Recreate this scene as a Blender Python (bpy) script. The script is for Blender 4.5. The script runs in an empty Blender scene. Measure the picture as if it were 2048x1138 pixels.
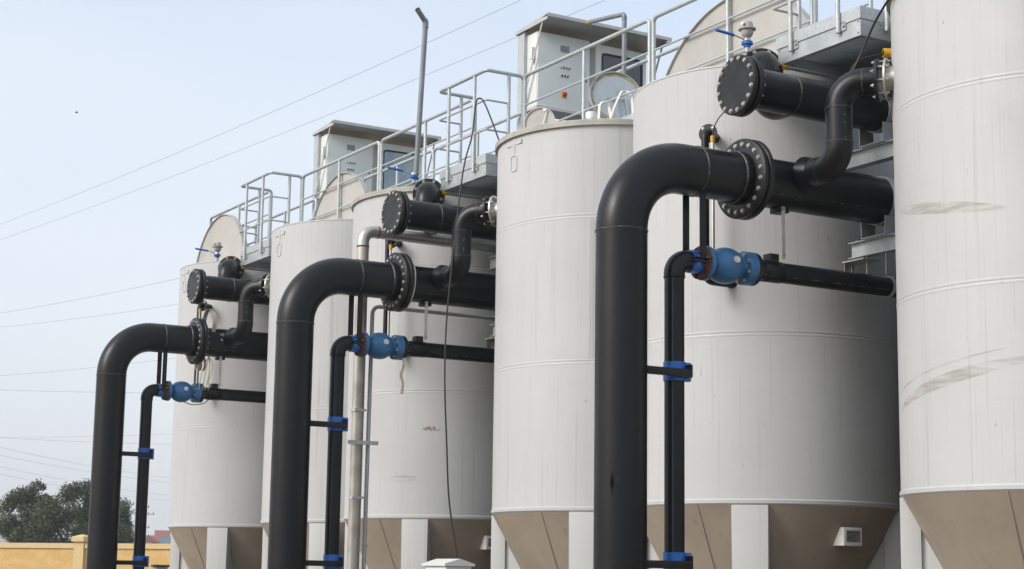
import bpy, bmesh, math, random
from mathutils import Vector, Matrix, Quaternion
random.seed(7)
scene = bpy.context.scene
COL = scene.collection
PI = math.pi

# ------------------------------------------------------------------ camera
def look(yaw, pitch, roll):
    fw = Vector((math.sin(yaw) * math.cos(pitch), math.cos(yaw) * math.cos(pitch), math.sin(pitch)))
    rt = Vector((math.cos(yaw), -math.sin(yaw), 0)); up = rt.cross(fw)
    c, s = math.cos(roll), math.sin(roll)
    rt, up = rt * c + up * s, up * c - rt * s
    return Matrix((rt, up, -fw)).transposed().to_4x4()
cd = bpy.data.cameras.new('camera'); cam = bpy.data.objects.new('camera', cd); COL.objects.link(cam)
cd.sensor_width = 36.0; cd.lens = 3497.06 / 2048 * 36; cd.clip_start = 0.1; cd.clip_end = 4000
cam.matrix_world = Matrix.Translation((0, 0, 1.6)) @ look(math.radians(30.7197), math.radians(9.4652), math.radians(0.8502))
scene.camera = cam

# ------------------------------------------------------------------ sky, sun, exposure
SUN_DIR = Vector((-0.90, 0.04, 0.62)).normalized()       # towards the veiled sun
w = bpy.data.worlds.new('World'); scene.world = w; w.use_nodes = True
nt = w.node_tree; nt.nodes.clear()
def wn(t, **k):
    n = nt.nodes.new(t)
    for a, b in k.items(): setattr(n, a, b)
    return n
sky = wn('ShaderNodeTexSky', sky_type='NISHITA', sun_disc=False)
sky.sun_elevation = math.asin(SUN_DIR.z); sky.sun_rotation = math.atan2(SUN_DIR.x, SUN_DIR.y)
sky.air_density = 1.0; sky.dust_density = 5.0; sky.ozone_density = 1.5
tc = wn('ShaderNodeTexCoord'); sep = wn('ShaderNodeSeparateXYZ'); nt.links.new(tc.outputs['Generated'], sep.inputs[0])
ramp = wn('ShaderNodeValToRGB'); nt.links.new(sep.outputs['Z'], ramp.inputs[0])
r = ramp.color_ramp; r.elements[0].position = 0.0; r.elements[0].color = (0.82, 0.87, 0.95, 1)
r.elements[1].position = 1.0; r.elements[1].color = (0.92, 0.97, 1.0, 1)
for p, c in ((0.10, (0.83, 0.88, 0.955)), (0.20, (0.86, 0.90, 0.97)), (0.27, (0.82, 0.88, 0.96)), (0.34, (0.70, 0.80, 0.93)), (0.5, (0.78, 0.87, 0.97))):
    e = r.elements.new(p); e.color = (*c, 1)
mp = wn('ShaderNodeMapping'); mp.inputs['Scale'].default_value = (1.2, 1.2, 3.0); nt.links.new(tc.outputs['Generated'], mp.inputs[0])
nz = wn('ShaderNodeTexNoise'); nz.inputs['Scale'].default_value = 2.2; nz.inputs['Detail'].default_value = 4; nt.links.new(mp.outputs[0], nz.inputs[0])
mr = wn('ShaderNodeMapRange'); mr.inputs['From Min'].default_value = 0.38; mr.inputs['From Max'].default_value = 0.62; nt.links.new(nz.outputs[0], mr.inputs[0])
mr.inputs['To Min'].default_value = 0.0; mr.inputs['To Max'].default_value = 0.75
cl = wn('ShaderNodeMixRGB', blend_type='MIX'); cl.inputs['Color2'].default_value = (0.93, 0.95, 0.98, 1)
nt.links.new(mr.outputs[0], cl.inputs['Fac']); nt.links.new(ramp.outputs[0], cl.inputs['Color1'])
bg1 = wn('ShaderNodeBackground'); bg1.inputs['Strength'].default_value = 0.085; nt.links.new(sky.outputs[0], bg1.inputs[0])
bg2 = wn('ShaderNodeBackground'); bg2.inputs['Strength'].default_value = 0.75; nt.links.new(cl.outputs[0], bg2.inputs[0])
add = wn('ShaderNodeAddShader'); nt.links.new(bg1.outputs[0], add.inputs[0]); nt.links.new(bg2.outputs[0], add.inputs[1])
wo = wn('ShaderNodeOutputWorld'); nt.links.new(add.outputs[0], wo.inputs[0])
sd = bpy.data.lights.new('sun', 'SUN'); sd.energy = 2.05; sd.angle = math.radians(22); sd.color = (1.0, 1.0, 1.0)
so = bpy.data.objects.new('sun', sd); COL.objects.link(so)
so.rotation_euler = SUN_DIR.to_track_quat('Z', 'Y').to_euler(); so.location = (-20, -10, 30)
scene.view_settings.view_transform = 'Standard'; scene.view_settings.look = 'None'
scene.view_settings.exposure = 0.0; scene.view_settings.gamma = 1.0; scene.view_settings.use_curve_mapping = False

# ------------------------------------------------------------------ materials
MATS = {}
def mat(name, base, rough=0.5, metal=0.0, var=None, fine=None, bump=None, streak=None, specks=None, spec=0.5, alpha=None, rvar=0.0, emit=None, drips=None):
    """var=(scale, colour2, lo, hi) large patches; fine=(scale3, amount) anisotropic grain; streak=(scale3, colour2, lo, hi); specks=(scale, threshold, colour)"""
    m = bpy.data.materials.new(name); m.use_nodes = True; MATS[name] = m
    t = m.node_tree; N = t.nodes; L = t.links
    bs = N['Principled BSDF']; bs.inputs['Roughness'].default_value = rough; bs.inputs['Metallic'].default_value = metal
    bs.inputs['Specular IOR Level'].default_value = spec
    co = N.new('ShaderNodeTexCoord'); oi = N.new('ShaderNodeObjectInfo')
    va = N.new('ShaderNodeVectorMath'); va.operation = 'MULTIPLY_ADD'
    cb = N.new('ShaderNodeCombineXYZ')
    for i in range(3): L.new(oi.outputs['Random'], cb.inputs[i])
    L.new(cb.outputs[0], va.inputs[0]); va.inputs[1].default_value = (37.0, 53.0, 29.0); L.new(co.outputs['Object'], va.inputs[2])
    vec = va.outputs[0]
    def noise(scale, detail=4, rg=0.55):
        n = N.new('ShaderNodeTexNoise'); n.inputs['Detail'].default_value = detail; n.inputs['Roughness'].default_value = rg
        if isinstance(scale, tuple):
            mm = N.new('ShaderNodeMapping'); mm.inputs['Scale'].default_value = scale; L.new(vec, mm.inputs[0]); L.new(mm.outputs[0], n.inputs[0]); n.inputs['Scale'].default_value = 1.0
        else:
            L.new(vec, n.inputs[0]); n.inputs['Scale'].default_value = scale
        return n.outputs[0]
    def rng(o, a, b, c=0.0, d=1.0):
        q = N.new('ShaderNodeMapRange'); L.new(o, q.inputs[0]); q.interpolation_type = 'SMOOTHSTEP'
        for i, v in zip((1, 2, 3, 4), (a, b, c, d)): q.inputs[i].default_value = v
        return q.outputs[0]
    def mix(f, c1, c2, mode='MIX'):
        q = N.new('ShaderNodeMixRGB'); q.blend_type = mode
        for s, v in (('Fac', f), ('Color1', c1), ('Color2', c2)):
            if hasattr(v, 'is_linked'): L.new(v, q.inputs[s])
            else: q.inputs[s].default_value = (*v, 1) if isinstance(v, tuple) else v
        return q.outputs[0]
    col = base
    if var: col = mix(rng(noise(var[0]), var[2], var[3]), col, var[1])
    if streak: col = mix(rng(noise(streak[0], 5, 0.6), streak[2], streak[3]), col, streak[1])
    if drips: col = mix(rng(noise(drips[0], 4, 0.6), drips[2], drips[3]), col, drips[1])
    if specks: col = mix(rng(noise(specks[0], 3), specks[1], specks[1] + 0.05), col, specks[2])
    if fine:
        f = rng(noise(fine[0], 3), 0.3, 0.7, 1 - fine[1], 1.0)
        cg = N.new('ShaderNodeCombineXYZ')
        for i in range(3): L.new(f, cg.inputs[i])
        col = mix(1.0, col, cg.outputs[0], 'MULTIPLY')
    if hasattr(col, 'is_linked'): L.new(col, bs.inputs['Base Color'])
    else: bs.inputs['Base Color'].default_value = (*col, 1)
    if rvar: L.new(rng(noise(6.0), 0.3, 0.7, max(0.02, rough - rvar), rough + rvar), bs.inputs['Roughness'])
    if bump:
        b = N.new('ShaderNodeBump'); b.inputs['Strength'].default_value = bump[1]; b.inputs['Distance'].default_value = 0.01
        L.new(noise(bump[0], 3), b.inputs['Height']); L.new(b.outputs[0], bs.inputs['Normal'])
    if alpha: L.new(rng(noise(alpha[0], 5), alpha[1], alpha[2], 0, alpha[3]), bs.inputs['Alpha'])
    if emit: bs.inputs['Emission Color'].default_value = (*emit[0], 1); bs.inputs['Emission Strength'].default_value = emit[1]
    return m
TANKC = (0.490, 0.500, 0.497)
mat('tank', TANKC, 0.50, 0, var=(0.7, (0.455, 0.465, 0.463), 0.35, 0.75), streak=((9, 9, 0.28), (0.425, 0.430, 0.422), 0.55, 0.85), drips=((30, 30, 0.40), (0.385, 0.385, 0.37), 0.54, 0.80), specks=((30, 30, 8), 0.715, (0.28, 0.27, 0.25)), fine=((3, 3, 60), 0.022), bump=((1.5, 1.5, 1.2), 0.25), spec=0.35, rvar=0.08)
mat('cone', (0.345, 0.295, 0.235), 0.55, 0, var=(1.3, (0.295, 0.25, 0.20), 0.35, 0.7), streak=((12, 12, 0.6), (0.25, 0.21, 0.165), 0.55, 0.8), spec=0.3, bump=((2, 2, 2), 0.2))  # tank paint browned: ground bounce and underside shade are put into the base colour
mat('rim', (0.42, 0.405, 0.37), 0.6, 0, var=(3.0, (0.34, 0.325, 0.295), 0.4, 0.7), fine=((20, 20, 3), 0.12))
mat('lid', (0.43, 0.42, 0.39), 0.6, 0, var=(2.0, (0.38, 0.37, 0.34), 0.4, 0.7), streak=((3, 3, 0.5), (0.35, 0.335, 0.305), 0.6, 0.85), fine=((14, 14, 14), 0.06))
mat('hdpe', (0.0034, 0.0043, 0.0060), 0.36, 0, var=(1.6, (0.0055, 0.0063, 0.0080), 0.35, 0.75), streak=((14, 14, 1.2), (0.014, 0.014, 0.015), 0.66, 0.9), specks=(60, 0.775, (0.05, 0.05, 0.05)), rvar=0.06, spec=0.32, bump=(9.0, 0.05))
mat('flange_black', (0.009, 0.0095, 0.011), 0.42, 0, var=(7.0, (0.020, 0.021, 0.023), 0.4, 0.75), fine=((60, 60, 60), 0.2), rvar=0.08, spec=0.35)
mat('black_steel', (0.010, 0.010, 0.0115), 0.45, 0, var=(9.0, (0.020, 0.020, 0.021), 0.45, 0.75), spec=0.3)
mat('rubber', (0.012, 0.012, 0.013), 0.6)
mat('bolt_steel', (0.46, 0.45, 0.42), 0.45, 0.7, var=(30.0, (0.27, 0.26, 0.24), 0.4, 0.7))
mat('bead', (0.022, 0.022, 0.023), 0.45, 0, var=(26.0, (0.075, 0.075, 0.075), 0.5, 0.68), bump=(40, 0.6))
mat('tape', (0.0015, 0.0015, 0.0018), 0.7, spec=0.08)
mat('chalk', (0.55, 0.55, 0.54), 0.9)
mat('stainless', (0.58, 0.57, 0.54), 0.42, 0.75, var=(4.0, (0.47, 0.45, 0.42), 0.4, 0.7), fine=((40, 40, 4), 0.15))
mat('pipe_steel', (0.46, 0.44, 0.40), 0.5, 0.55, var=(3.5, (0.33, 0.31, 0.28), 0.4, 0.7), streak=((12, 12, 2.5), (0.20, 0.19, 0.175), 0.62, 0.8))
mat('galv', (0.46, 0.49, 0.50), 0.5, 0.45, var=(24.0, (0.53, 0.56, 0.57), 0.40, 0.65), fine=((70, 70, 40), 0.15), streak=((16, 16, 2), (0.40, 0.43, 0.44), 0.55, 0.8), rvar=0.1)
mat('galv_plate', (0.40, 0.44, 0.45), 0.5, 0.4, var=(5.0, (0.48, 0.52, 0.53), 0.4, 0.65), fine=((45, 45, 45), 0.12), rvar=0.1)
mat('rail_paint', (0.43, 0.47, 0.47), 0.42, 0.3, var=(10.0, (0.50, 0.53, 0.53), 0.4, 0.7), fine=((50, 50, 50), 0.10))
mat('blue_paint', (0.012, 0.135, 0.52), 0.36, 0, var=(9.0, (0.02, 0.17, 0.60), 0.4, 0.7), specks=(28, 0.70, (0.10, 0.07, 0.05)))
mat('valve_blue', (0.026, 0.125, 0.285), 0.42, 0, var=(6.0, (0.036, 0.155, 0.335), 0.35, 0.7), specks=(24, 0.72, (0.13, 0.06, 0.04)), bump=(40, 0.12))
mat('rust', (0.15, 0.05, 0.02), 0.8, 0, var=(30.0, (0.05, 0.022, 0.014), 0.4, 0.65), bump=(60, 0.5))
mat('badge', (0.62, 0.62, 0.60), 0.45, 0.4, var=(60.0, (0.45, 0.45, 0.44), 0.45, 0.6))
mat('yellow', (0.62, 0.36, 0.012), 0.5, 0, var=(20.0, (0.5, 0.27, 0.01), 0.45, 0.7))
mat('white_plastic', (0.72, 0.71, 0.68), 0.5)
mat('grey_pvc', (0.17, 0.19, 0.21), 0.4, 0, var=(5.0, (0.21, 0.23, 0.25), 0.4, 0.7))
mat('cabinet', (0.70, 0.74, 0.72), 0.38, 0, var=(1.5, (0.67, 0.71, 0.695), 0.4, 0.7), bump=(120, 0.03))
mat('cabinet_side', (0.64, 0.66, 0.64), 0.42, 0, var=(1.5, (0.60, 0.62, 0.605), 0.4, 0.7))
mat('canopy', (0.52, 0.52, 0.50), 0.42, 0.45, var=(2.0, (0.46, 0.46, 0.44), 0.4, 0.7), fine=((5, 40, 40), 0.08))
mat('gasket', (0.015, 0.016, 0.017), 0.5)
mat('window_glass', (0.030, 0.036, 0.045), 0.08, 0, spec=0.9)
mat('window_pale', (0.23, 0.33, 0.38), 0.10, 0, var=(3.0, (0.33, 0.43, 0.47), 0.4, 0.6), spec=0.8)
mat('screen', (0.20, 0.25, 0.26), 0.25)
mat('screen_frame', (0.24, 0.27, 0.28), 0.4)
mat('lamp_green', (0.02, 0.42, 0.20), 0.25, emit=((0.05, 0.9, 0.4), 0.25))
mat('lamp_dark_green', (0.01, 0.10, 0.06), 0.25)
mat('lamp_red', (0.32, 0.02, 0.02), 0.25)
mat('button', (0.03, 0.03, 0.03), 0.4)
mat('ring_chrome', (0.7, 0.7, 0.7), 0.25, 0.9)
mat('switch_red', (0.42, 0.02, 0.015), 0.4)
mat('galv_disc', (0.46, 0.50, 0.52), 0.45, 0.5, var=(60.0, (0.53, 0.57, 0.59), 0.42, 0.62), fine=((90, 90, 90), 0.2), rvar=0.1)
mat('sealant', (0.30, 0.25, 0.10), 0.7, 0, var=(9.0, (0.40, 0.41, 0.36), 0.42, 0.62))
mat('webbing', (0.68, 0.67, 0.62), 0.8)
mat('rope', (0.52, 0.45, 0.34), 0.85, 0, var=(20.0, (0.40, 0.34, 0.25), 0.4, 0.7))
mat('plate_ink', (0.05, 0.055, 0.06), 0.5)
mat('plate_blue', (0.03, 0.09, 0.16), 0.5)
mat('plate_face', (0.26, 0.25, 0.24), 0.4, 0.3)
mat('smear', (0.33, 0.295, 0.225), 0.6, 0, alpha=((2.6, 2.6, 19), 0.28, 0.80, 0.40))
mat('drip', (0.33, 0.315, 0.28), 0.7, 0, alpha=((40, 40, 2.5), 0.40, 0.72, 0.22))
mat('smear_brown', (0.30, 0.20, 0.08), 0.7, 0, alpha=((12, 12, 18), 0.48, 0.60, 0.75))
mat('print', (0.40, 0.40, 0.39), 0.6, 0, alpha=((22, 22, 22), 0.52, 0.58, 0.7))
mat('cable', (0.014, 0.014, 0.015), 0.5)
mat('ground', (0.165, 0.120, 0.082), 0.9, 0, var=(0.35, (0.135, 0.098, 0.066), 0.4, 0.7), fine=((8, 8, 8), 0.25), bump=(6.0, 0.4))
mat('pad', (0.175, 0.138, 0.10), 0.85, 0, var=(0.8, (0.14, 0.11, 0.08), 0.4, 0.7), fine=((9, 9, 9), 0.2))
mat('backdrop_dark', (0.075, 0.072, 0.066), 0.7, 0, var=(1.0, (0.06, 0.057, 0.052), 0.4, 0.7))  # surface of the added block that darkens the tank gaps
mat('plaster', (0.56, 0.365, 0.125), 0.85, 0, var=((1.6, 1.6, 3.4), (0.60, 0.41, 0.165), 0.42, 0.60), streak=((3.2, 3.2, 0.5), (0.40, 0.28, 0.13), 0.62, 0.82), fine=((12, 12, 12), 0.12), bump=(5.0, 0.4))
mat('plaster_trim', (0.60, 0.455, 0.235), 0.85, 0, var=(1.8, (0.60, 0.44, 0.2), 0.45, 0.7), streak=((5, 5, 1.0), (0.34, 0.26, 0.15), 0.64, 0.8), fine=((12, 12, 12), 0.12))
mat('leaf', (0.060, 0.090, 0.042), 0.6, 0, var=(0.6, (0.090, 0.120, 0.055), 0.4, 0.65), fine=((4, 4, 4), 0.25), spec=0.2)
mat('leaf_light', (0.085, 0.135, 0.04), 0.6, 0, var=(1.2, (0.12, 0.17, 0.055), 0.4, 0.65), spec=0.25)
mat('leaf_red', (0.12, 0.06, 0.05), 0.6, 0, var=(1.2, (0.07, 0.08, 0.04), 0.4, 0.65), spec=0.25)
mat('bark', (0.085, 0.066, 0.05), 0.9, 0, var=(3.0, (0.055, 0.044, 0.035), 0.4, 0.6))
mat('house_white', (0.66, 0.66, 0.65), 0.8, 0, var=(0.5, (0.58, 0.58, 0.57), 0.4, 0.7))
mat('house_cream', (0.58, 0.50, 0.40), 0.8)
mat('roof_red', (0.25, 0.085, 0.06), 0.8, 0, var=(1.0, (0.25, 0.08, 0.06), 0.4, 0.7))
mat('roof_teal', (0.08, 0.15, 0.17), 0.6)
mat('dark_window', (0.05, 0.06, 0.07), 0.2)
mat('concrete', (0.30, 0.30, 0.29), 0.8, 0, var=(2.0, (0.24, 0.24, 0.23), 0.4, 0.7))
mat('wire', (0.30, 0.31, 0.33), 0.6)
mat('bird', (0.03, 0.03, 0.03), 0.7)

# ------------------------------------------------------------------ mesh helpers
class MB:
    def __init__(s): s.v = []; s.f = []
    def add(s, v, f):
        o = len(s.v); s.v += [Vector(p) for p in v]; s.f += [tuple(i + o for i in q) for q in f]; return s
    def box(s, lo, hi):
        (a, b, c), (d, e, f) = lo, hi
        return s.add([(a, b, c), (d, b, c), (d, e, c), (a, e, c), (a, b, f), (d, b, f), (d, e, f), (a, e, f)],
                     [(0, 3, 2, 1), (4, 5, 6, 7), (0, 1, 5, 4), (1, 2, 6, 5), (2, 3, 7, 6), (3, 0, 4, 7)])
    def obox(s, c, ax, ay, az, h):
        """oriented box: centre, three unit axes, half sizes"""
        c = Vector(c); A = [Vector(q) * k for q, k in zip((ax, ay, az), h)]
        v = [c + A[0] * i + A[1] * j + A[2] * k for k in (-1, 1) for i, j in ((-1, -1), (1, -1), (1, 1), (-1, 1))]
        return s.add(v, [(0, 3, 2, 1), (4, 5, 6, 7), (0, 1, 5, 4), (1, 2, 6, 5), (2, 3, 7, 6), (3, 0, 4, 7)])
    def tube(s, path, rad, n=16, caps=True):
        P = [Vector(p) for p in path]; m = len(P)
        R = rad if isinstance(rad, (list, tuple)) else [rad] * m
        T = []
        for i in range(m):
            a = P[max(i - 1, 0)]; b = P[min(i + 1, m - 1)]
            if 0 < i < m - 1: t = (P[i] - a).normalized() + (b - P[i]).normalized()
            else: t = b - a
            T.append(t.normalized())
        ref = Vector((0, 0, 1)) if abs(T[0].z) < 0.9 else Vector((1, 0, 0))
        u = T[0].cross(ref).normalized(); v = []
        for i in range(m):
            if i:
                q = T[i - 1].rotation_difference(T[i]); u = (q @ u); u = (u - T[i] * u.dot(T[i])).normalized()
            w_ = T[i].cross(u)
            for k in range(n):
                an = 2 * PI * k / n; v.append(P[i] + (u * math.cos(an) + w_ * math.sin(an)) * R[i])
        f = [(i * n + k, i * n + (k + 1) % n, (i + 1) * n + (k + 1) % n, (i + 1) * n + k) for i in range(m - 1) for k in range(n)]
        if caps: f += [tuple(range(n - 1, -1, -1)), tuple(range((m - 1) * n, m * n))]
        return s.add(v, f)
    def lathe(s, prof, org, axis=(0, 0, 1), n=48, a0=0.0, a1=2 * PI, ref=None):
        """prof: (radius, distance along axis)"""
        ax = Vector(axis).normalized(); org = Vector(org)
        rf = Vector(ref) if ref else (Vector((1, 0, 0)) if abs(ax.x) < 0.9 else Vector((0, 1, 0)))
        u = (rf - ax * rf.dot(ax)).normalized(); w_ = ax.cross(u)
        full = abs(a1 - a0 - 2 * PI) < 1e-6; cols = n if full else n + 1
        v = [org + ax * t + (u * math.cos(a0 + (a1 - a0) * k / n) + w_ * math.sin(a0 + (a1 - a0) * k / n)) * rr for rr, t in prof for k in range(cols)]
        f = [(i * cols + k, i * cols + (k + 1) % cols, (i + 1) * cols + (k + 1) % cols, (i + 1) * cols + k) for i in range(len(prof) - 1) for k in range(n)]
        return s.add(v, f)
    def prism(s, poly, ext):
        """poly: list of 3-D points, ext: vector"""
        P = [Vector(p) for p in poly]; e = Vector(ext); n = len(P)
        return s.add(P + [p + e for p in P], [tuple(range(n - 1, -1, -1)), tuple(range(n, 2 * n))] + [(i, (i + 1) % n, n + (i + 1) % n, n + i) for i in range(n)])
    def mesh(s, name, base=(0, 0, 0), m=None, smooth=True, ang=40, bevel=0):
        me = bpy.data.meshes.new(name); b = Vector(base)
        me.from_pydata([tuple(p - b) for p in s.v], [], s.f); me.update()
        bm = bmesh.new(); bm.from_mesh(me)
        bmesh.ops.recalc_face_normals(bm, faces=bm.faces)
        if bevel:
            es = [e for e in bm.edges if len(e.link_faces) == 2 and e.calc_face_angle(0) > 0.6]
            bmesh.ops.bevel(bm, geom=es, offset=bevel, segments=2, affect='EDGES', profile=0.6)
        bm.to_mesh(me); bm.free()
        if smooth:
            me.shade_smooth(); me.set_sharp_from_angle(angle=math.radians(ang))
        if m: me.materials.append(MATS[m])
        return me
def fillet(pts, r, n=8):
    P = [Vector(p) for p in pts]; R = r if isinstance(r, (list, tuple)) else [r] * (len(P) - 2); out = [P[0]]
    for i in range(1, len(P) - 1):
        a = (P[i - 1] - P[i]).normalized(); b = (P[i + 1] - P[i]).normalized(); th = a.angle(b)
        if th > PI - 0.02: out.append(P[i]); continue
        d = min(R[i - 1] / math.tan(th / 2), (P[i - 1] - P[i]).length * 0.98, (P[i + 1] - P[i]).length * 0.98)
        rr = d * math.tan(th / 2); c = P[i] + (a + b).normalized() * (rr / math.sin(th / 2))
        s0 = P[i] + a * d - c; s1 = P[i] + b * d - c
        for k in range(n + 1):
            t = k / n; om = s0.angle(s1)
            out.append(c + (s0 * math.sin((1 - t) * om) + s1 * math.sin(t * om)) / math.sin(om))
    out.append(P[-1]); return out

def thing(name, base, label, cat, group=None):
    o = bpy.data.objects.new(name, None); COL.objects.link(o); o.location = base; o.empty_display_size = 0.1
    o['label'] = label; o['category'] = cat
    if group: o['group'] = group
    return o
def rootof(p):
    while p.parent: p = p.parent
    return p
def part(name, mb, m, parent, smooth=True, ang=40, bevel=0, label=None):
    """mb holds world coordinates of the first bay; the part sits at the origin of its thing"""
    o = bpy.data.objects.new(name, mb.mesh(name, rootof(parent).location, m, smooth, ang, bevel)); COL.objects.link(o); o.parent = parent
    if label: o['label'] = label
    return o
def solo(name, mb, m, label, cat, group=None, base=None, smooth=True, ang=40, bevel=0):
    b = Vector(base) if base else sum(mb.v, Vector()) / len(mb.v)
    o = bpy.data.objects.new(name, mb.mesh(name, b, m, smooth, ang, bevel)); COL.objects.link(o); o.location = b
    o['label'] = label; o['category'] = cat
    if group: o['group'] = group
    return o
def struct(name, mb, m, smooth=False):
    o = bpy.data.objects.new(name, mb.mesh(name, (0, 0, 0), m, smooth)); COL.objects.link(o); o['kind'] = 'structure'; return o
def copy_tree(o, parent=None):
    c = o.copy(); COL.objects.link(c); c.parent = parent
    for ch in o.children: copy_tree(ch, c)
    return c
def bolt_mesh(name, rh, hh, rw, m='bolt_steel', nut=0.0):
    b = MB()
    b.lathe([(0, 0), (rw, 0), (rw, 0.004), (0, 0.004)], (0, 0, 0), (1, 0, 0), 12)
    b.lathe([(rh, 0.003), (rh, hh * 0.8), (rh * 0.82, hh), (0, hh)], (0, 0, 0), (1, 0, 0), 6)
    if nut: b.lathe([(rh * 0.5, hh), (rh * 0.5, hh + nut), (0, hh + nut)], (0, 0, 0), (1, 0, 0), 8)
    return b.mesh(name, (0, 0, 0), m, True, 30)
BOLT_L = bolt_mesh('bolt', 0.020, 0.017, 0.024)
BOLT_M = bolt_mesh('bolt', 0.019, 0.016, 0.022, nut=0.014)
BOLT_S = bolt_mesh('bolt', 0.014, 0.013, 0.017)
BOLT_T = bolt_mesh('bolt', 0.009, 0.010, 0.012, nut=0.012)
BOLT_V = bolt_mesh('bolt', 0.017, 0.018, 0.021)
def bolts(parent, center, axis, rad, n, me, ph=0.0, name='bolt'):
    ax = Vector(axis).normalized(); c = Vector(center) - rootof(parent).location
    rf = Vector((0, 0, 1)) if abs(ax.z) < 0.9 else Vector((1, 0, 0))
    u = (rf - ax * rf.dot(ax)).normalized(); w_ = ax.cross(u)
    for k in range(n):
        a = ph + 2 * PI * k / n
        o = bpy.data.objects.new(name, me); COL.objects.link(o); o.parent = parent
        o.location = c + (u * math.cos(a) + w_ * math.sin(a)) * rad
        o.rotation_mode = 'QUATERNION'
        o.rotation_quaternion = ax.to_track_quat('X', 'Z') @ Quaternion((1, 0, 0), random.uniform(0, 1.0))
def bolt_at(parent, pos, axis, me, name='bolt'):
    o = bpy.data.objects.new(name, me); COL.objects.link(o); o.parent = parent
    o.location = Vector(pos) - rootof(parent).location
    o.rotation_mode = 'QUATERNION'; o.rotation_quaternion = Vector(axis).normalized().to_track_quat('X', 'Z')

S = 7.078                      # distance from one tank pair to the next
BAY = {0: 'nearest', 1: 'middle', 2: 'farthest'}
PER_BAY = []                   # things built once in the nearest bay and copied to the others
def bay(o, label, bays=(0, 1, 2)):
    PER_BAY.append((o, label, bays)); return o

# ------------------------------------------------------------------ ground
g = MB(); g.add([(-500, -500, 0), (650, -500, 0), (650, 700, 0), (-500, 700, 0)], [(0, 1, 2, 3)])
struct('ground', g, 'ground')
g = MB(); g.box((7.0, -4, 0.004), (16.5, 34, 0.12)); pad = struct('concrete_pad', g, 'pad')

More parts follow.
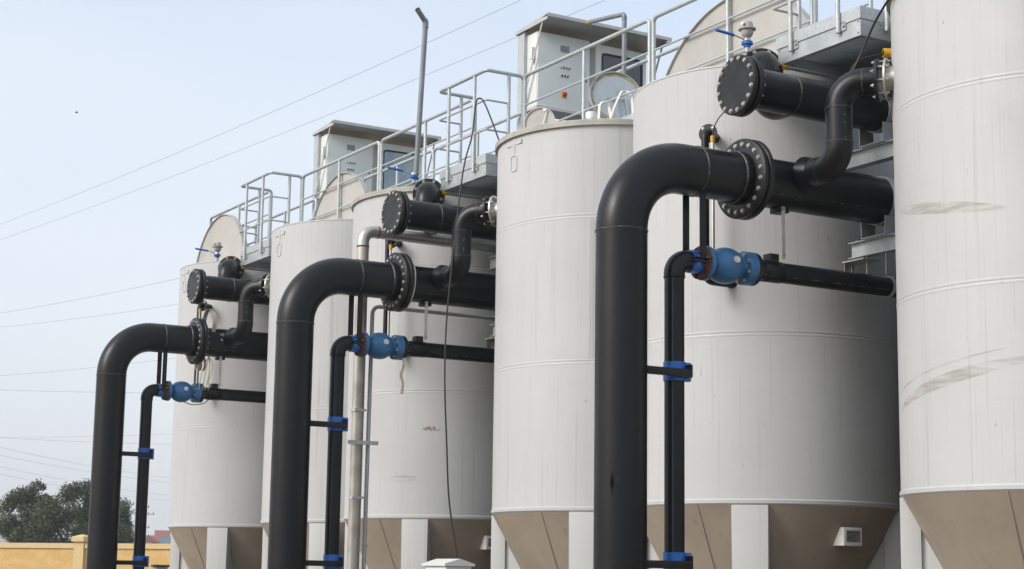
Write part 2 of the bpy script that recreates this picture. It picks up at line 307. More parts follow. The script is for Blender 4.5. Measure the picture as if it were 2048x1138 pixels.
# ------------------------------------------------------------------ tanks
TX, TLY, TRY, TR_ = 11.89, 14.685, 10.57, 1.408
ZB, ZS1, ZS2 = 2.355, 4.035, 5.74
def surf_patch(cx, cy, rad, a0, a1, zf0, zf1, n=24, m=4):
    """patch on a cylinder between two curves z0(t), z1(t)"""
    mb = MB(); v = []
    for j in range(m + 1):
        for i in range(n + 1):
            t = i / n; a = a0 + (a1 - a0) * t; z0 = zf0(t); z1 = zf1(t); z = z0 + (z1 - z0) * j / m
            v.append((cx + rad * math.cos(a), cy + rad * math.sin(a), z))
    mb.add(v, [(j * (n + 1) + i, j * (n + 1) + i + 1, (j + 1) * (n + 1) + i + 1, (j + 1) * (n + 1) + i) for j in range(m) for i in range(n)])
    return mb
def tank(y, ztop, label, rimmed, lug=None, vseam=None):
    c = (TX, y, 0); t = thing('storage_tank', c, label, 'tank', 'tanks standing in a row')
    R = TR_
    sh = MB(); sh.lathe([(R, ZB), (R, 3.0), (R, 4.0), (R, 5.0), (R, ztop)], c, n=128); part('shell', sh, 'tank', t)
    for z in (ZS1, ZS2):
        b = MB(); b.lathe([(R, z - .032), (R + .0018, z - .022), (R + .0030, z - .006), (R - .0015, z - .001), (R - .0015, z + .001), (R + .0028, z + .006), (R + .0016, z + .022), (R, z + .032)], c, n=128)
        part('weld_seam', b, 'tank', t, ang=60)
    b = MB(); b.lathe([(R - .01, ZB - .03), (R + .010, ZB - .012), (R + .012, ZB + .02), (R, ZB + .032)], c, n=128); part('base_ring', b, 'tank', t)
    k = MB(); k.lathe([(R - .004, ZB - .02), (R - .53 * (ZB - 1.4), 1.4), (0.36, ZB - (R - .36) / .53), (0.16, 0.30), (0, 0.30)], c, n=96); cone = part('cone', k, 'cone', t)
    for aa in (0.35, 1.1, -2.75, -0.55, -1.55):
        d = Vector((math.cos(aa), math.sin(aa), 0)); tn = Vector((-d.y, d.x, 0)); p0 = Vector(c) + d * (R + .001) + Vector((0, 0, ZB - .02)); p1 = Vector(c) + d * 0.38 + Vector((0, 0, ZB - (R - .36) / .53))
        q = MB(); nn = (p1 - p0).normalized().cross(tn)
        q.obox((p0 + p1) / 2, (p1 - p0).normalized(), tn, nn, ((p1 - p0).length / 2, .006, .0018)); part('seam_strip', q, 'cone', cone)
    for i in range(4):
        a = PI / 4 + i * PI / 2; d = Vector((math.cos(a), math.sin(a), 0)); tn = Vector((-d.y, d.x, 0)); C = Vector(c)
        q = MB(); v = []
        for z, wd in ((0.12, .168), (ZB - .03, .182)):
            for rr, s_ in ((R + .006, -1), (R + .006, 1), (R - .17, 1), (R - .17, -1)): v.append(C + d * rr + tn * (wd * s_) + Vector((0, 0, z)))
        q.add(v, [(0, 1, 2, 3), (7, 6, 5, 4), (0, 4, 5, 1), (1, 5, 6, 2), (2, 6, 7, 3), (3, 7, 4, 0)]); lg = part('leg', q, 'tank', t, bevel=.006)
        q = MB(); q.obox(C + d * (R - .36) + Vector((0, 0, (ZB + .1) / 2)), d, tn, Vector((0, 0, 1)), (.188, .145, (ZB - .14) / 2)); part('gusset', q, 'tank', lg, bevel=.004)
        q = MB(); q.obox(C + d * (R - .08) + Vector((0, 0, .14)), d, tn, Vector((0, 0, 1)), (.17, .25, .016)); part('foot_plate', q, 'galv_plate', lg)
    if rimmed:
        b = MB(); b.lathe([(R - .03, ztop - .035), (R + .035, ztop - .04), (R + .037, ztop + .02), (R + .012, ztop + .035), (0, ztop + .10)], c, n=128); part('lid', b, 'rim', t)
    else:
        b = MB(); b.lathe([(R, ztop - .012), (R + .006, ztop - .004), (R + .004, ztop + .012), (R - .02, ztop + .016), (0, ztop + .05)], c, n=128); part('top_plate', b, 'tank', t)
    if vseam is not None:
        for z0, z1 in ((ZS1 + .035, ZS2 - .035),):
            for da in (-.012, .012):
                q = surf_patch(c[0], c[1], R + .004, vseam + da - .004, vseam + da + .004, lambda t_: z0, lambda t_: z1, 2, 1); part('seam_strip', q, 'tank', t)
    if lug is not None:
        d = Vector((math.cos(lug), math.sin(lug), 0)); tn = Vector((-d.y, d.x, 0)); C = Vector(c) + d * (R + .001); Z = Vector((0, 0, 1))
        q = MB(); q.obox(C + Z * (ztop - .11), d, tn, Z, (.004, .165, .026)); q.obox(C + Z * (ztop - .16), d, tn, Z, (.006, .020, .105))
        lp = [C + tn * x + Z * (ztop - .36 + z) for x, z in ((-.065, .095), (.065, .095), (.065, -.095), (-.065, -.095))]
        pth = fillet([lp[0].lerp(lp[1], .5), lp[1], lp[2], lp[3], lp[0], lp[0].lerp(lp[1], .5)], .03, 4)
        q.tube(pth, .008, 8, False); part('lifting_lug', q, 'tank', t, bevel=0)
    return t
VS = math.atan2(-1.037, -.953)
TANKS = {}
TANKS['L0'] = tank(TLY, 6.82, 'off-white tank behind the nearest thick black riser, partly in deep shade', False)
TANKS['L1'] = tank(TLY + S, 6.825, 'off-white tank crossed by a hanging black cable, behind a grey steel riser', True)
TANKS['L2'] = tank(TLY + 2 * S, 6.86, 'farthest off-white tank, leftmost in the row against the sky', False, lug=PI)
TANKS['R0'] = tank(TRY, 6.866, 'nearest off-white tank, cut by the right edge, with grey smears', True, vseam=VS + .5)
TANKS['R1'] = tank(TRY + S, 6.855, 'rimmed off-white tank below the grey control cabinet, left of the nearest riser', True, lug=PI + .01, vseam=VS)
TANKS['R2'] = tank(TRY + 2 * S, 6.88, 'off-white tank mostly hidden behind the second thick black riser', False, lug=PI + .02, vseam=VS)
def smear(tk, a0, a1, f0, f1, m='smear'):
    c = TANKS[tk].location; part('smear', surf_patch(c.x, c.y, TR_ + .0022, a0, a1, f0, f1), m, TANKS[tk])
def ang(tk, x, y): c = TANKS[tk].location; return math.atan2(y - c.y, x - c.x) % (2 * PI)
tp = lambda t, e=.5: max(0.0, math.sin(PI * min(1, max(0, t)))) ** e
smear('R0', ang('R0', 10.66, 11.28), ang('R0', 10.60, 9.95), lambda t: 4.83 - .20 * t - .055 * tp(t), lambda t: 4.83 - .20 * t + .05 * tp(t))
smear('R0', ang('R0', 10.70, 11.35), ang('R0', 10.75, 9.72), lambda t: 3.06 + .34 * t ** .75 - .05 * tp(t), lambda t: 3.06 + .34 * t ** .75 + .06 * tp(t))
smear('R0', ang('R0', 10.70, 11.35), ang('R0', 10.62, 10.0), lambda t: 3.22 + .26 * t ** .8 - .008 * tp(t), lambda t: 3.22 + .26 * t ** .8 + .012 * tp(t))
cL1 = TANKS['L1'].location
smear('L1', ang('L1', 10.66, cL1.y - .70), ang('L1', 10.90, cL1.y - 1.0), lambda t: 2.865 - .04 * tp(t, .3), lambda t: 2.865 + .04 * tp(t, .3))
smear('L1', ang('L1', 10.95, cL1.y - 1.04), ang('L1', 11.18, cL1.y - 1.22), lambda t: 3.53 - .03 * tp(t), lambda t: 3.53 + .03 * tp(t), 'smear_brown')

rd = random.Random(21)
for tk, tt in TANKS.items():
    c = tt.location
    for k in range(8):
        a = PI + rd.uniform(-.75, 1.35); z1 = rd.choice((6.78, 6.78, ZS2 - .03, ZS1 - .03, 6.2, 5.0)) - rd.uniform(0, .02); ln_ = rd.uniform(.25, 1.2); wd_ = rd.uniform(.004, .016)
        q = MB(); v = []; n = 10
        for i in range(n + 1):
            u = i / n; w2 = wd_ * (1 - .75 * u) * (.7 + .3 * math.sin(9 * u + k)); aa = a + .002 * math.sin(5 * u + k)
            for s_ in (-1, 1): v.append((c.x + (TR_ + .002) * math.cos(aa + s_ * w2 / TR_), c.y + (TR_ + .002) * math.sin(aa + s_ * w2 / TR_), z1 - ln_ * u))
        q.add(v, [(2 * i, 2 * i + 1, 2 * i + 3, 2 * i + 2) for i in range(n)]); part('drip_stain', q, 'drip', tt)

# name plates on the cones of the left tank of each pair
def name_plate():
    t = thing('name_plate', (11.79, 13.36, 2.04), '', 'sign', 'plates on the tank cones')
    x0, x1, z0, z1, y = 11.787, 12.024, 1.946, 2.126, 13.33
    b = MB(); b.box((x0, y, z0), (x1, y + .006, z1)); part('face', b, 'white_plastic', t, bevel=.002)
    b = MB(); b.prism([(x0, y + .007, z0), (x0, y + .007, z1), (x0, y + .055, z1), (x0, y + .17, z0)], (.006, 0, 0)); part('side_bracket', b, 'white_plastic', t)
    b = MB(); b.prism([(x1 - .006, y + .007, z0), (x1 - .006, y + .007, z1), (x1 - .006, y + .055, z1), (x1 - .006, y + .17, z0)], (.006, 0, 0)); part('side_bracket', b, 'white_plastic', t)
    b = MB(); b.box((x0 + .03, y - .003, z0 + .035), (x1 - .025, y - .0005, z1 - .03)); f = part('plate', b, 'plate_face', t)
    def txt(body, x, z, size, m, nm):
        cu = bpy.data.curves.new('print', 'FONT'); cu.body = body; cu.size = size; cu.extrude = .0004
        o = bpy.data.objects.new('tmp', cu); COL.objects.link(o); bpy.context.view_layer.update()
        me = bpy.data.meshes.new_from_object(o.evaluated_get(bpy.context.evaluated_depsgraph_get())); bpy.data.objects.remove(o)
        me.materials.clear(); me.materials.append(MATS[m])
        o = bpy.data.objects.new(nm, me); COL.objects.link(o); o.parent = f
        o.location = Vector((x, y - .0038, z)) - t.location; o.rotation_euler = (PI / 2, 0, 0)
    txt('WATER', x0 + .122, z1 - .058, .024, 'plate_ink', 'lettering')
    b = MB()
    for i, ww in enumerate((.012, .010, .013, .009, .012)): b.box((x0 + .045 + i * .014, y - .0045, z1 - .057), (x0 + .045 + i * .014 + ww * .8, y - .0032, z1 - .043))
    part('lettering', b, 'plate_blue', f)
    b = MB()
    for z, xs in ((.078, ((.075, .15),)), (.098, ((.045, .085), (.105, .155))), (.115, ((.045, .105),)), (.13, ((.045, .07), (.1, .15)))):
        for xa, xb in xs: b.box((x0 + xa, y - .0042, z1 - z), (x0 + xb, y - .0032, z1 - z + .006))
    part('lettering', b, 'plate_ink', f)
    return t
bay(name_plate(), 'small white angled name plate on the cone of the {n} left-hand tank')

# ------------------------------------------------------------------ main pipe (thick black riser and manifold)
PY = 12.55; MR = 0.230; MZ = 5.27; MX = 8.577
def weld(mb, p, axis, r, w_=.012, h=.006, n=40):
    mb.lathe([(r - .002, -w_), (r + h, -w_ * .5), (r + h * .9, 0), (r + h * 1.1, w_ * .45), (r - .002, w_)], p, axis, n); return mb
def main_pipe():
    t = thing('discharge_pipe', (MX, PY, 0), '', 'pipe', 'thick black riser pipes')
    b = MB(); b.tube([(MX, PY, 0.12), (MX, PY, 2.0), (MX, PY, MZ - .65)], MR, 56); part('riser', b, 'hdpe', t)
    b = MB(); b.tube(fillet([(MX, PY, MZ - .65), (MX, PY, MZ), (MX + .80, PY, MZ)], .65, 22), MR, 56, False); part('elbow', b, 'hdpe', t)
    for p, ax in (((MX, PY, MZ - .652), (0, 0, 1)), ((MX + .80, PY, MZ), (1, 0, 0))):
        part('weld_bead', weld(MB(), p, ax, MR), 'bead', t)
    b = MB(); b.lathe([(MR, MX + .80), (MR, 9.80), (MR + .016, 9.815), (MR + .018, 9.90)], (0, PY, MZ), (1, 0, 0), 56); part('spool', b, 'hdpe', t)
    part('weld_bead', weld(MB(), (9.812, PY, MZ), (1, 0, 0), MR + .012), 'bead', t)
    for x0, x1, nm in ((9.895, 9.948, 'flange'), (9.962, 10.020, 'flange')):
        b = MB(); b.lathe([(MR - .02, x0), (.366, x0), (.376, x0 + .008), (.376, x1 - .008), (.366, x1), (MR - .02, x1)], (0, PY, MZ), (1, 0, 0), 72); fl = part(nm, b, 'flange_black', t)
        if x0 < 9.9: bolts(fl, (x0, PY, MZ), (-1, 0, 0), .318, 20, BOLT_L, PI / 20)
        else: bolts(fl, (x1, PY, MZ), (1, 0, 0), .318, 20, BOLT_M, PI / 20)
    b = MB(); b.lathe([(.33, 9.947), (.33, 9.963)], (0, PY, MZ), (1, 0, 0), 48); part('gasket', b, 'gasket', t)
    b = MB(); b.lathe([(MR, 10.02), (MR + .004, 10.6), (MR + .004, 12.6), (0, 12.6)], (0, PY, MZ), (1, 0, 0), 56); part('manifold', b, 'hdpe', t)
    b = MB(); b.lathe([(MR + .0055, 10.05), (MR + .0055, 11.6)], (0, PY, MZ), (1, 0, 0), 2, 0.62, 0.632, (0, -1, 0)); part('print_line', b, 'print', t)
    # bracket and stainless hanger strip down to the small pipe
    b = MB(); b.box((10.31, PY - .07, MZ - MR - .045), (10.43, PY + .07, MZ - MR + .02)); part('bracket', b, 'black_steel', t, bevel=.004)
    b = MB(); b.box((10.33, PY - .08, 4.55), (10.37, PY - .072, MZ - MR + .005)); st = part('hanger_strip', b, 'stainless', t)
    bolt_at(st, (10.35, PY - .08, 4.585), (0, -1, 0), BOLT_T); bolt_at(st, (10.35, PY - .08, MZ - MR - .02), (0, -1, 0), BOLT_T)
    return t
bay(main_pipe(), 'thick black riser pipe bending into a bolted flange, {n} of the three')

# ------------------------------------------------------------------ upper pipe with blind flange
UZ = 6.163; UR = 0.193
def upper_pipe():
    t = thing('header_pipe', (9.87, PY, UZ), '', 'pipe', 'upper black pipes with blind flanges')
    b = MB(); b.lathe([(0, 9.852), (.276, 9.852), (.287, 9.862), (.287, 9.898), (.279, 9.906), (0, 9.906)], (0, PY, UZ), (1, 0, 0), 72); fl = part('blind_flange', b, 'flange_black', t)
    bolts(fl, (9.852, PY, UZ), (-1, 0, 0), .250, 16, BOLT_L, .15)
    b = MB(); b.lathe([(UR - .02, 9.928), (.280, 9.928), (.287, 9.936), (.287, 9.974), (.28, 9.982), (UR + .02, 9.982), (UR, 10.02)], (0, PY, UZ), (1, 0, 0), 72); fl = part('flange', b, 'flange_black', t)
    bolts(fl, (9.982, PY, UZ), (1, 0, 0), .250, 16, BOLT_M, .15)
    b = MB(); b.lathe([(.235, 9.904), (.235, 9.93)], (0, PY, UZ), (1, 0, 0), 48); part('gasket', b, 'gasket', t)
    b = MB(); b.lathe([(UR, 9.98), (UR, 10.6), (UR, 12.5), (0, 12.5)], (0, PY, UZ), (1, 0, 0), 56); part('run', b, 'hdpe', t)
    part('weld_bead', weld(MB(), (10.50, PY, UZ), (1, 0, 0), UR), 'bead', t)
    b = MB(); b.lathe([(UR + .0012, 10.55), (UR + .0012, 11.4)], (0, PY, UZ), (1, 0, 0), 2, 0.98, 0.993, (0, -1, 0)); part('print_line', b, 'print', t)
    return t
bay(upper_pipe(), 'upper black pipe ending in a bolted blind flange, {n} of the three')

# ------------------------------------------------------------------ S-shaped branch from the right tank down to the manifold
def branch_pipe():
    t = thing('branch_pipe', (10.49, 11.84, 5.33), '', 'pipe', 'black branch elbows joining tank and manifold')
    N = Vector((10.745, 11.522, 6.105)); K1 = Vector((10.495, 11.845, 6.105)); K2 = Vector((10.495, 11.845, 5.335)); E = Vector((10.495, 12.36, 5.335))
    d = (K1 - N).normalized(); r_ = .124; rb = .235
    A = K1 - d * rb
    b = MB(); b.tube([N + d * .03, A], r_ + .003, 40); part('spigot', b, 'hdpe', t)
    b = MB(); b.tube(fillet([A, K1, K1 - Vector((0, 0, rb))], rb - .002, 14), r_, 40, False); part('elbow', b, 'hdpe', t)
    b = MB(); b.tube([K1 - Vector((0, 0, rb)), K2 + Vector((0, 0, rb - .02))], r_, 40, False); part('spool', b, 'hdpe', t)
    b = MB(); b.tube(fillet([K2 + Vector((0, 0, rb - .02)), K2, K2 + Vector((0, rb, 0))], rb - .022, 14), r_ + .003, 40, False); part('elbow', b, 'hdpe', t)
    b = MB(); b.tube([K2 + Vector((0, rb - .02, 0)), E], r_ + .008, 40, False); part('stub', b, 'hdpe', t)
    part('saddle_weld', MB().tube([K2 + Vector((0, .335, 0)), K2 + Vector((0, .385, 0)), K2 + Vector((0, .45, 0))], [r_ + .012, r_ + .03, r_ + .05], 40, False), 'hdpe', t)
    for p, ax in ((A, d), (K1 - Vector((0, 0, rb)), (0, 0, 1)), (K2 + Vector((0, 0, rb - .02)), (0, 0, 1)), (K2 + Vector((0, rb - .02, 0)), (0, 1, 0))):
        part('weld_bead', weld(MB(), p, ax, r_ + .001, .009, .005), 'bead', t)
    b = MB(); z0, z1 = 5.56, 5.865; an = math.atan2(-.75, -.66) + .45; rr = r_ + .0012; cx, cy = K2.x, K2.y
    b.add([(cx + rr * math.cos(an + k), cy + rr * math.sin(an + k), z) for z in (z0, z1) for k in (-.02, .02)], [(0, 1, 3, 2)]); part('print_line', b, 'print', t)
    b = MB(); b.lathe([(.10, 0), (.195, 0), (.195, .028), (.10, .028)], N + d * .03, d, 48); fl = part('flange', b, 'flange_black', t)
    bolts(fl, N + d * .058, d, .168, 8, BOLT_M, .25)
    b = MB(); b.lathe([(.10, 0), (.198, 0), (.198, .018), (.10, .018)], N - d * .045, d, 48); fl = part('backing_flange', b, 'stainless', t)
    bolts(fl, N - d * .045, -d, .168, 8, BOLT_M, .25)
    b = MB()
    for k in range(8):
        uu = Vector((0, 0, 1)); ww = d.cross(uu); a = .25 + 2 * PI * k / 8; o_ = (uu * math.cos(a) + ww * -math.sin(a)) * .168
        b.tube([N - d * .05 + o_, N + d * .06 + o_], .009, 8)
    part('stud', b, 'bolt_steel', t)
    b = MB(); b.tube([N - d * .03, N - d * .16], .118, 40); part('tank_nozzle', b, 'stainless', t)
    return t
bay(branch_pipe(), 'S-shaped black branch pipe dropping from a steel tank nozzle to the manifold, {n} of three')

# ------------------------------------------------------------------ elbow from the left tank into the upper pipe
def vent_elbow():
    t = thing('inlet_elbow', (10.55, 12.95, 6.16), '', 'pipe', 'black elbows on the left tanks')
    F = Vector((10.80, 13.33, 6.655)); d = Vector((-.54, -.84, 0)).normalized(); r_ = .150; rb = .23
    K1 = F + d * .33; K2 = Vector((K1.x, K1.y, UZ)); E = Vector((K1.x, PY + .08, UZ))
    b = MB(); b.tube(fillet([F + d * .03, K1, K2, E], [rb, .2], 12), r_, 40, False); part('elbow', b, 'hdpe', t)
    b = MB(); b.lathe([(.10, 0), (.212, 0), (.217, .008), (.217, .032), (.212, .038), (.10, .038)], F, d, 56); fl = part('flange', b, 'flange_black', t)
    bolts(fl, F + d * .038, d, .185, 8, BOLT_V, PI / 8)
    b = MB(); b.lathe([(.10, 0), (.217, 0), (.217, .03), (.10, .03)], F - d * .045, d, 56); part('flange', b, 'flange_black', t)
    b = MB(); b.tube([F - d * .02, F - d * .40], .14, 40); part('nozzle', b, 'stainless', t)
    return t
bay(vent_elbow(), 'black elbow with bolted flange behind the {n} upper pipe, fixed to the left tank')

def hand_valve(t, x, y, z):
    """stem, blue body, lever: shared by the air valves and the tall vent"""
    b = MB(); b.lathe([(.024, z), (.024, z + .075)], (x, y, 0), (0, 0, 1), 16); part('stem', b, 'stainless', t)
    b = MB(); b.lathe([(.020, z + .045), (.034, z + .05), (.036, z + .072), (.056, z + .076), (.058, z + .102), (.03, z + .106)], (x, y, 0), (0, 0, 1), 24); part('valve_body', b, 'blue_paint', t)
    b = MB(); b.lathe([(.03, z + .10), (.044, z + .112), (.034, z + .14), (.024, z + .15)], (x, y, 0), (0, 0, 1), 16); part('bonnet', b, 'stainless', t)
    hx, hy = -.86, .02
    b = MB(); b.tube([(x + hx * .04, y + hy * .04, z + .125), (x + hx * .20, y + hy * .2, z + .150)], .008, 8); lv = part('lever', b, 'stainless', t)
    b = MB(); b.tube([(x + hx * .19, y + hy * .19, z + .149), (x + hx * .45, y + hy * .45, z + .165)], .0155, 12); part('grip', b, 'blue_paint', lv)
VX, VY, VZ = 10.47, 13.14, 6.735
def air_valve():
    t = thing('air_valve', (VX, VY, VZ), '', 'valve', 'air valves with blue levers')
    hand_valve(t, VX, VY, VZ); x, y, z = VX, VY, VZ + .14
    b = MB(); b.lathe([(.02, z), (.05, z + .025), (.062, z + .05), (.062, z + .085), (.088, z + .088), (.088, z + .100), (.060, z + .103), (.058, z + .155), (.05, z + .166), (0, z + .168)], (x, y, 0), (0, 0, 1), 28); bd = part('float_housing', b, 'rim', t)
    for a in range(6): bolt_at(bd, (x + .076 * math.cos(a * PI / 3), y + .076 * math.sin(a * PI / 3), z + .100), (0, 0, 1), BOLT_T)
    b = MB(); b.tube([(x - .055, y - .02, z + .135), (x - .085, y - .03, z + .135)], .016, 10); part('plug', b, 'bolt_steel', t)
    return t
bay(air_valve(), 'small beige air valve with blue lever on top of the {n} inlet elbow', (0, 2))

# ------------------------------------------------------------------ small riser, clamps, check valve
SY = 12.6; SX = 9.187; SZ = 4.440; SR = 0.090
def small_pipe():
    t = thing('drain_pipe', (SX, SY, 0), '', 'pipe', 'small black riser pipes with blue clamps')
    b = MB(); b.tube([(SX, SY, .12), (SX, SY, 2.0), (SX, SY, SZ - .16)], SR, 36); part('riser', b, 'hdpe', t)
    b = MB(); b.lathe([(SR + .001, .2), (SR + .001, SZ - .2)], (SX, SY, 0), (0, 0, 1), 1, 2.92, 2.965, (1, 0, 0))
    b = MB(); a = -2.35
    b.add([(SX + (SR + .0012) * math.cos(a + k), SY + (SR + .0012) * math.sin(a + k), z) for z in (.2, SZ - .18) for k in (-.03, .03)], [(0, 1, 3, 2)]); part('blue_stripe', b, 'plate_blue', t)
    b = MB(); b.tube(fillet([(SX, SY, SZ - .17), (SX, SY, SZ), (SX + .17, SY, SZ)], .135, 14), SR + .006, 36, False); part('elbow', b, 'hdpe', t)
    part('weld_bead', weld(MB(), (SX, SY, SZ - .165), (0, 0, 1), SR + .006, .008, .004), 'hdpe', t)
    b = MB(); b.tube([(SX + .14, SY, SZ), (9.47, SY, SZ)], SR, 36, False); part('spool', b, 'hdpe', t)
    b = MB(); b.tube([(10.09, SY, SZ), (10.3, SY, SZ), (12.6, SY, SZ)], SR + .006, 36); run = part('run', b, 'hdpe', t)
    b = MB(); b.lathe([(SR + .0075, 10.14), (SR + .0075, 11.7)], (0, SY, SZ), (1, 0, 0), 1, 0.50, 0.53, (0, -1, 0)); part('print_line', b, 'print', run)
    b = MB(); b.box((10.25, SY - .055, SZ + SR - .01), (10.355, SY + .055, SZ + SR + .075)); part('saddle_block', b, 'black_steel', run, bevel=.004)
    b = MB(); b.lathe([(SR + .004, 10.18), (SR + .012, 10.19), (SR + .012, 10.40), (SR + .004, 10.41)], (0, SY, SZ), (1, 0, 0), 36); part('coupling', b, 'hdpe', run)
    # blue pipe clamps with arms to the thick riser
    for z in (3.42, 1.74):
        b = MB(); b.lathe([(SR, -.085), (SR + .010, -.085), (SR + .010, .085), (SR, .085)], (SX, SY, z), (0, 0, 1), 40); cl_ = part('clamp', b, 'blue_paint', t)
        b = MB(); b.box((SX + SR - .005, SY - .055, z - .085), (SX + SR + .055, SY - .043, z + .085)); part('clamp_ear', b, 'blue_paint', cl_, bevel=.003)
        b = MB(); b.box((SX + SR - .005, SY - .020, z - .085), (SX + SR + .055, SY - .008, z + .085)); part('clamp_ear', b, 'blue_paint', cl_, bevel=.003)
        b = MB(); b.box((MX + MR - .03, SY - .165, z - .055), (SX + .075, SY - .105, z + .012)); part('arm', b, 'black_steel', cl_, bevel=.004)
        b = MB(); b.box((SX + .065, SY - .16, z - .06), (SX + .085, SY - .04, z + .055)); part('arm_plate', b, 'black_steel', cl_)
        for dz in (-.06, .06): bolt_at(cl_, (SX + SR + .035, SY - .055, z + dz), (0.5, -1, 0), BOLT_T)
    return t
bay(small_pipe(), 'small black riser pipe with blue clamps beside the {n} thick riser')

def check_valve():
    t = thing('check_valve', (9.78, SY, SZ), '', 'valve', 'blue check valves')
    c = (0, SY, SZ); X = (1, 0, 0)
    b = MB(); b.lathe([(SR + .002, 9.345), (SR + .016, 9.347), (SR + .016, 9.462), (SR + .002, 9.464)], c, X, 40); part('sleeve', b, 'blue_paint', t)
    b = MB(); b.lathe([(SR, 9.462), (.146, 9.462), (.153, 9.468), (.153, 9.500), (SR, 9.500)], c, X, 48); fl = part('rusty_flange', b, 'rust', t)
    bolts(fl, (9.462, SY, SZ), (-1, 0, 0), .125, 8, bpy.data.meshes['bolt'].copy() if False else RBOLT, PI / 8)
    b = MB(); b.lathe([(.09, 9.501), (.157, 9.501), (.160, 9.506), (.160, 9.545), (.152, 9.553), (.122, 9.556)], c, X, 48); part('flange', b, 'valve_blue', t)
    pr = [(.122, 9.55)]
    for k in range(15):
        a = -1.15 + 2.2 * k / 14; pr.append((.170 * math.cos(a), 9.755 + .195 * math.sin(a)))
    pr += [(.098, 9.952)]
    b = MB(); b.lathe(pr, c, X, 56); part('body', b, 'valve_blue', t)
    b = MB(); b.lathe([(.098, 9.95), (.150, 9.953), (.157, 9.96), (.157, 10.045), (.09, 10.048)], c, X, 48)
    fl = part('flange', b, 'valve_blue', t)
    bolts(fl, (9.953, SY, SZ), (-1, 0, 0), .127, 8, BOLT_V, PI / 8)
    b = MB(); b.lathe([(.09, 10.049), (.155, 10.049), (.155, 10.092), (SR + .006, 10.094)], c, X, 48); fl = part('flange', b, 'flange_black', t)
    bolts(fl, (10.092, SY, SZ), X, .127, 8, BOLT_T, PI / 8)
    dn = Vector((-.10, -.97, .22)).normalized(); p = Vector((9.79, SY, SZ)) + dn * .168
    b = MB(); b.lathe([(.035, 0), (.035, .006), (.031, .009), (.026, .007), (0, .008)], p, dn, 28); part('badge', b, 'badge', t)
    # bracket plates either side of the sleeve and flat bars up to the thick pipe
    for s_ in (-1, 1):
        yy = SY + s_ * .128
        for dz in (-.022, .012):
            b = MB(); b.box((9.335, min(SY + s_ * .07, yy + s_ * .03), SZ + dz), (9.525, max(SY + s_ * .07, yy + s_ * .03), SZ + dz + .010)); pl = part('bracket_plate', b, 'black_steel', t, bevel=.002)
            if dz < 0:
                for x in (9.37, 9.46): bolt_at(pl, (x, yy, SZ + .022), (0, 0, 1), BOLT_T); bolt_at(pl, (x, yy, SZ - .022), (0, 0, -1), BOLT_T)
        b = MB(); b.box((9.378, yy - .006, SZ + .018), (9.448, yy + .006, MZ - .17 if s_ < 0 else MZ - .19)); part('flat_bar', b, 'black_steel', t, bevel=.002)
    return t
RBOLT = bolt_mesh('bolt', 0.017, 0.018, 0.021, 'rust')
bay(check_valve(), 'blue ball-shaped check valve with rusty flange, {n} of the three')

# ------------------------------------------------------------------ overflow nozzle, conduit, beams
def overflow():
    t = thing('overflow_pipe', (10.40, 13.72, 4.2), '', 'pipe', 'thin black pipes on the left tanks')
    d = Vector((-.843, -.538, 0)); F = Vector((10.525, 13.845, 6.065))
    b = MB(); b.lathe([(.02, 0), (.094, 0), (.098, .005), (.098, .02), (.02, .02)], F, d, 40); fl = part('flange', b, 'flange_black', t)
    bolts(fl, F + d * .02, d, .075, 4, BOLT_S, PI / 4)
    K = F + d * .10; Z = Vector((0, 0, 1))
    b = MB(); b.tube([F - d * .25, F + d * .02], .05, 24); part('nozzle', b, 'hdpe', t)
    b = MB(); b.tube(fillet([F + d * .02, K, K - Z * 1.53, K - Z * 1.53 + Vector((.42, .02, 0))], [.07, .09], 8), .040, 24); part('run', b, 'hdpe', t)
    for dz in (1.36, .42):
        b = MB(); b.lathe([(.040, -.012), (.047, -.012), (.047, .012), (.040, .012)], K - Z * dz, Z, 24); part('clip', b, 'stainless', t)
    return t
bay(overflow(), 'thin black overflow pipe with flange on the left tank, {n} of three')
def conduit():
    t = thing('sensor_conduit', (10.385, 13.55, 4.7), '', 'conduit', 'steel sensor conduits with yellow caps')
    x, y = 10.375, 13.58
    b = MB(); b.tube([(x, y, 4.55), (x, y, 5.93)], .018, 14); part('tube', b, 'stainless', t)
    b = MB(); b.lathe([(.018, 5.90), (.024, 5.905), (.024, 5.962), (.016, 5.966), (.012, 5.94)], (x, y, 0), (0, 0, 1), 18); part('cap', b, 'yellow', t)
    pts = [(x, y, 5.94), (x - .002, y - .02, 6.05), (x + .02, y - .08, 6.14), (x + .07, y - .2, 6.25)]
    b = MB(); b.tube(fillet(pts, .2, 5), .006, 8); part('sensor_cable', b, 'cable', t)
    return t
bay(conduit(), 'thin steel conduit with yellow cap hanging by the {n} overflow pipe')
def ibeam(x, y0, y1, z0, z1, wd=.055, tf=.009):
    b = MB(); b.box((x - wd, y0, z1 - tf), (x + wd, y1, z1)); b.box((x - wd, y0, z0), (x + wd, y1, z0 + tf)); b.box((x - .006, y0 + .001, z0 + tf), (x + .006, y1 - .001, z1 - tf)); return b
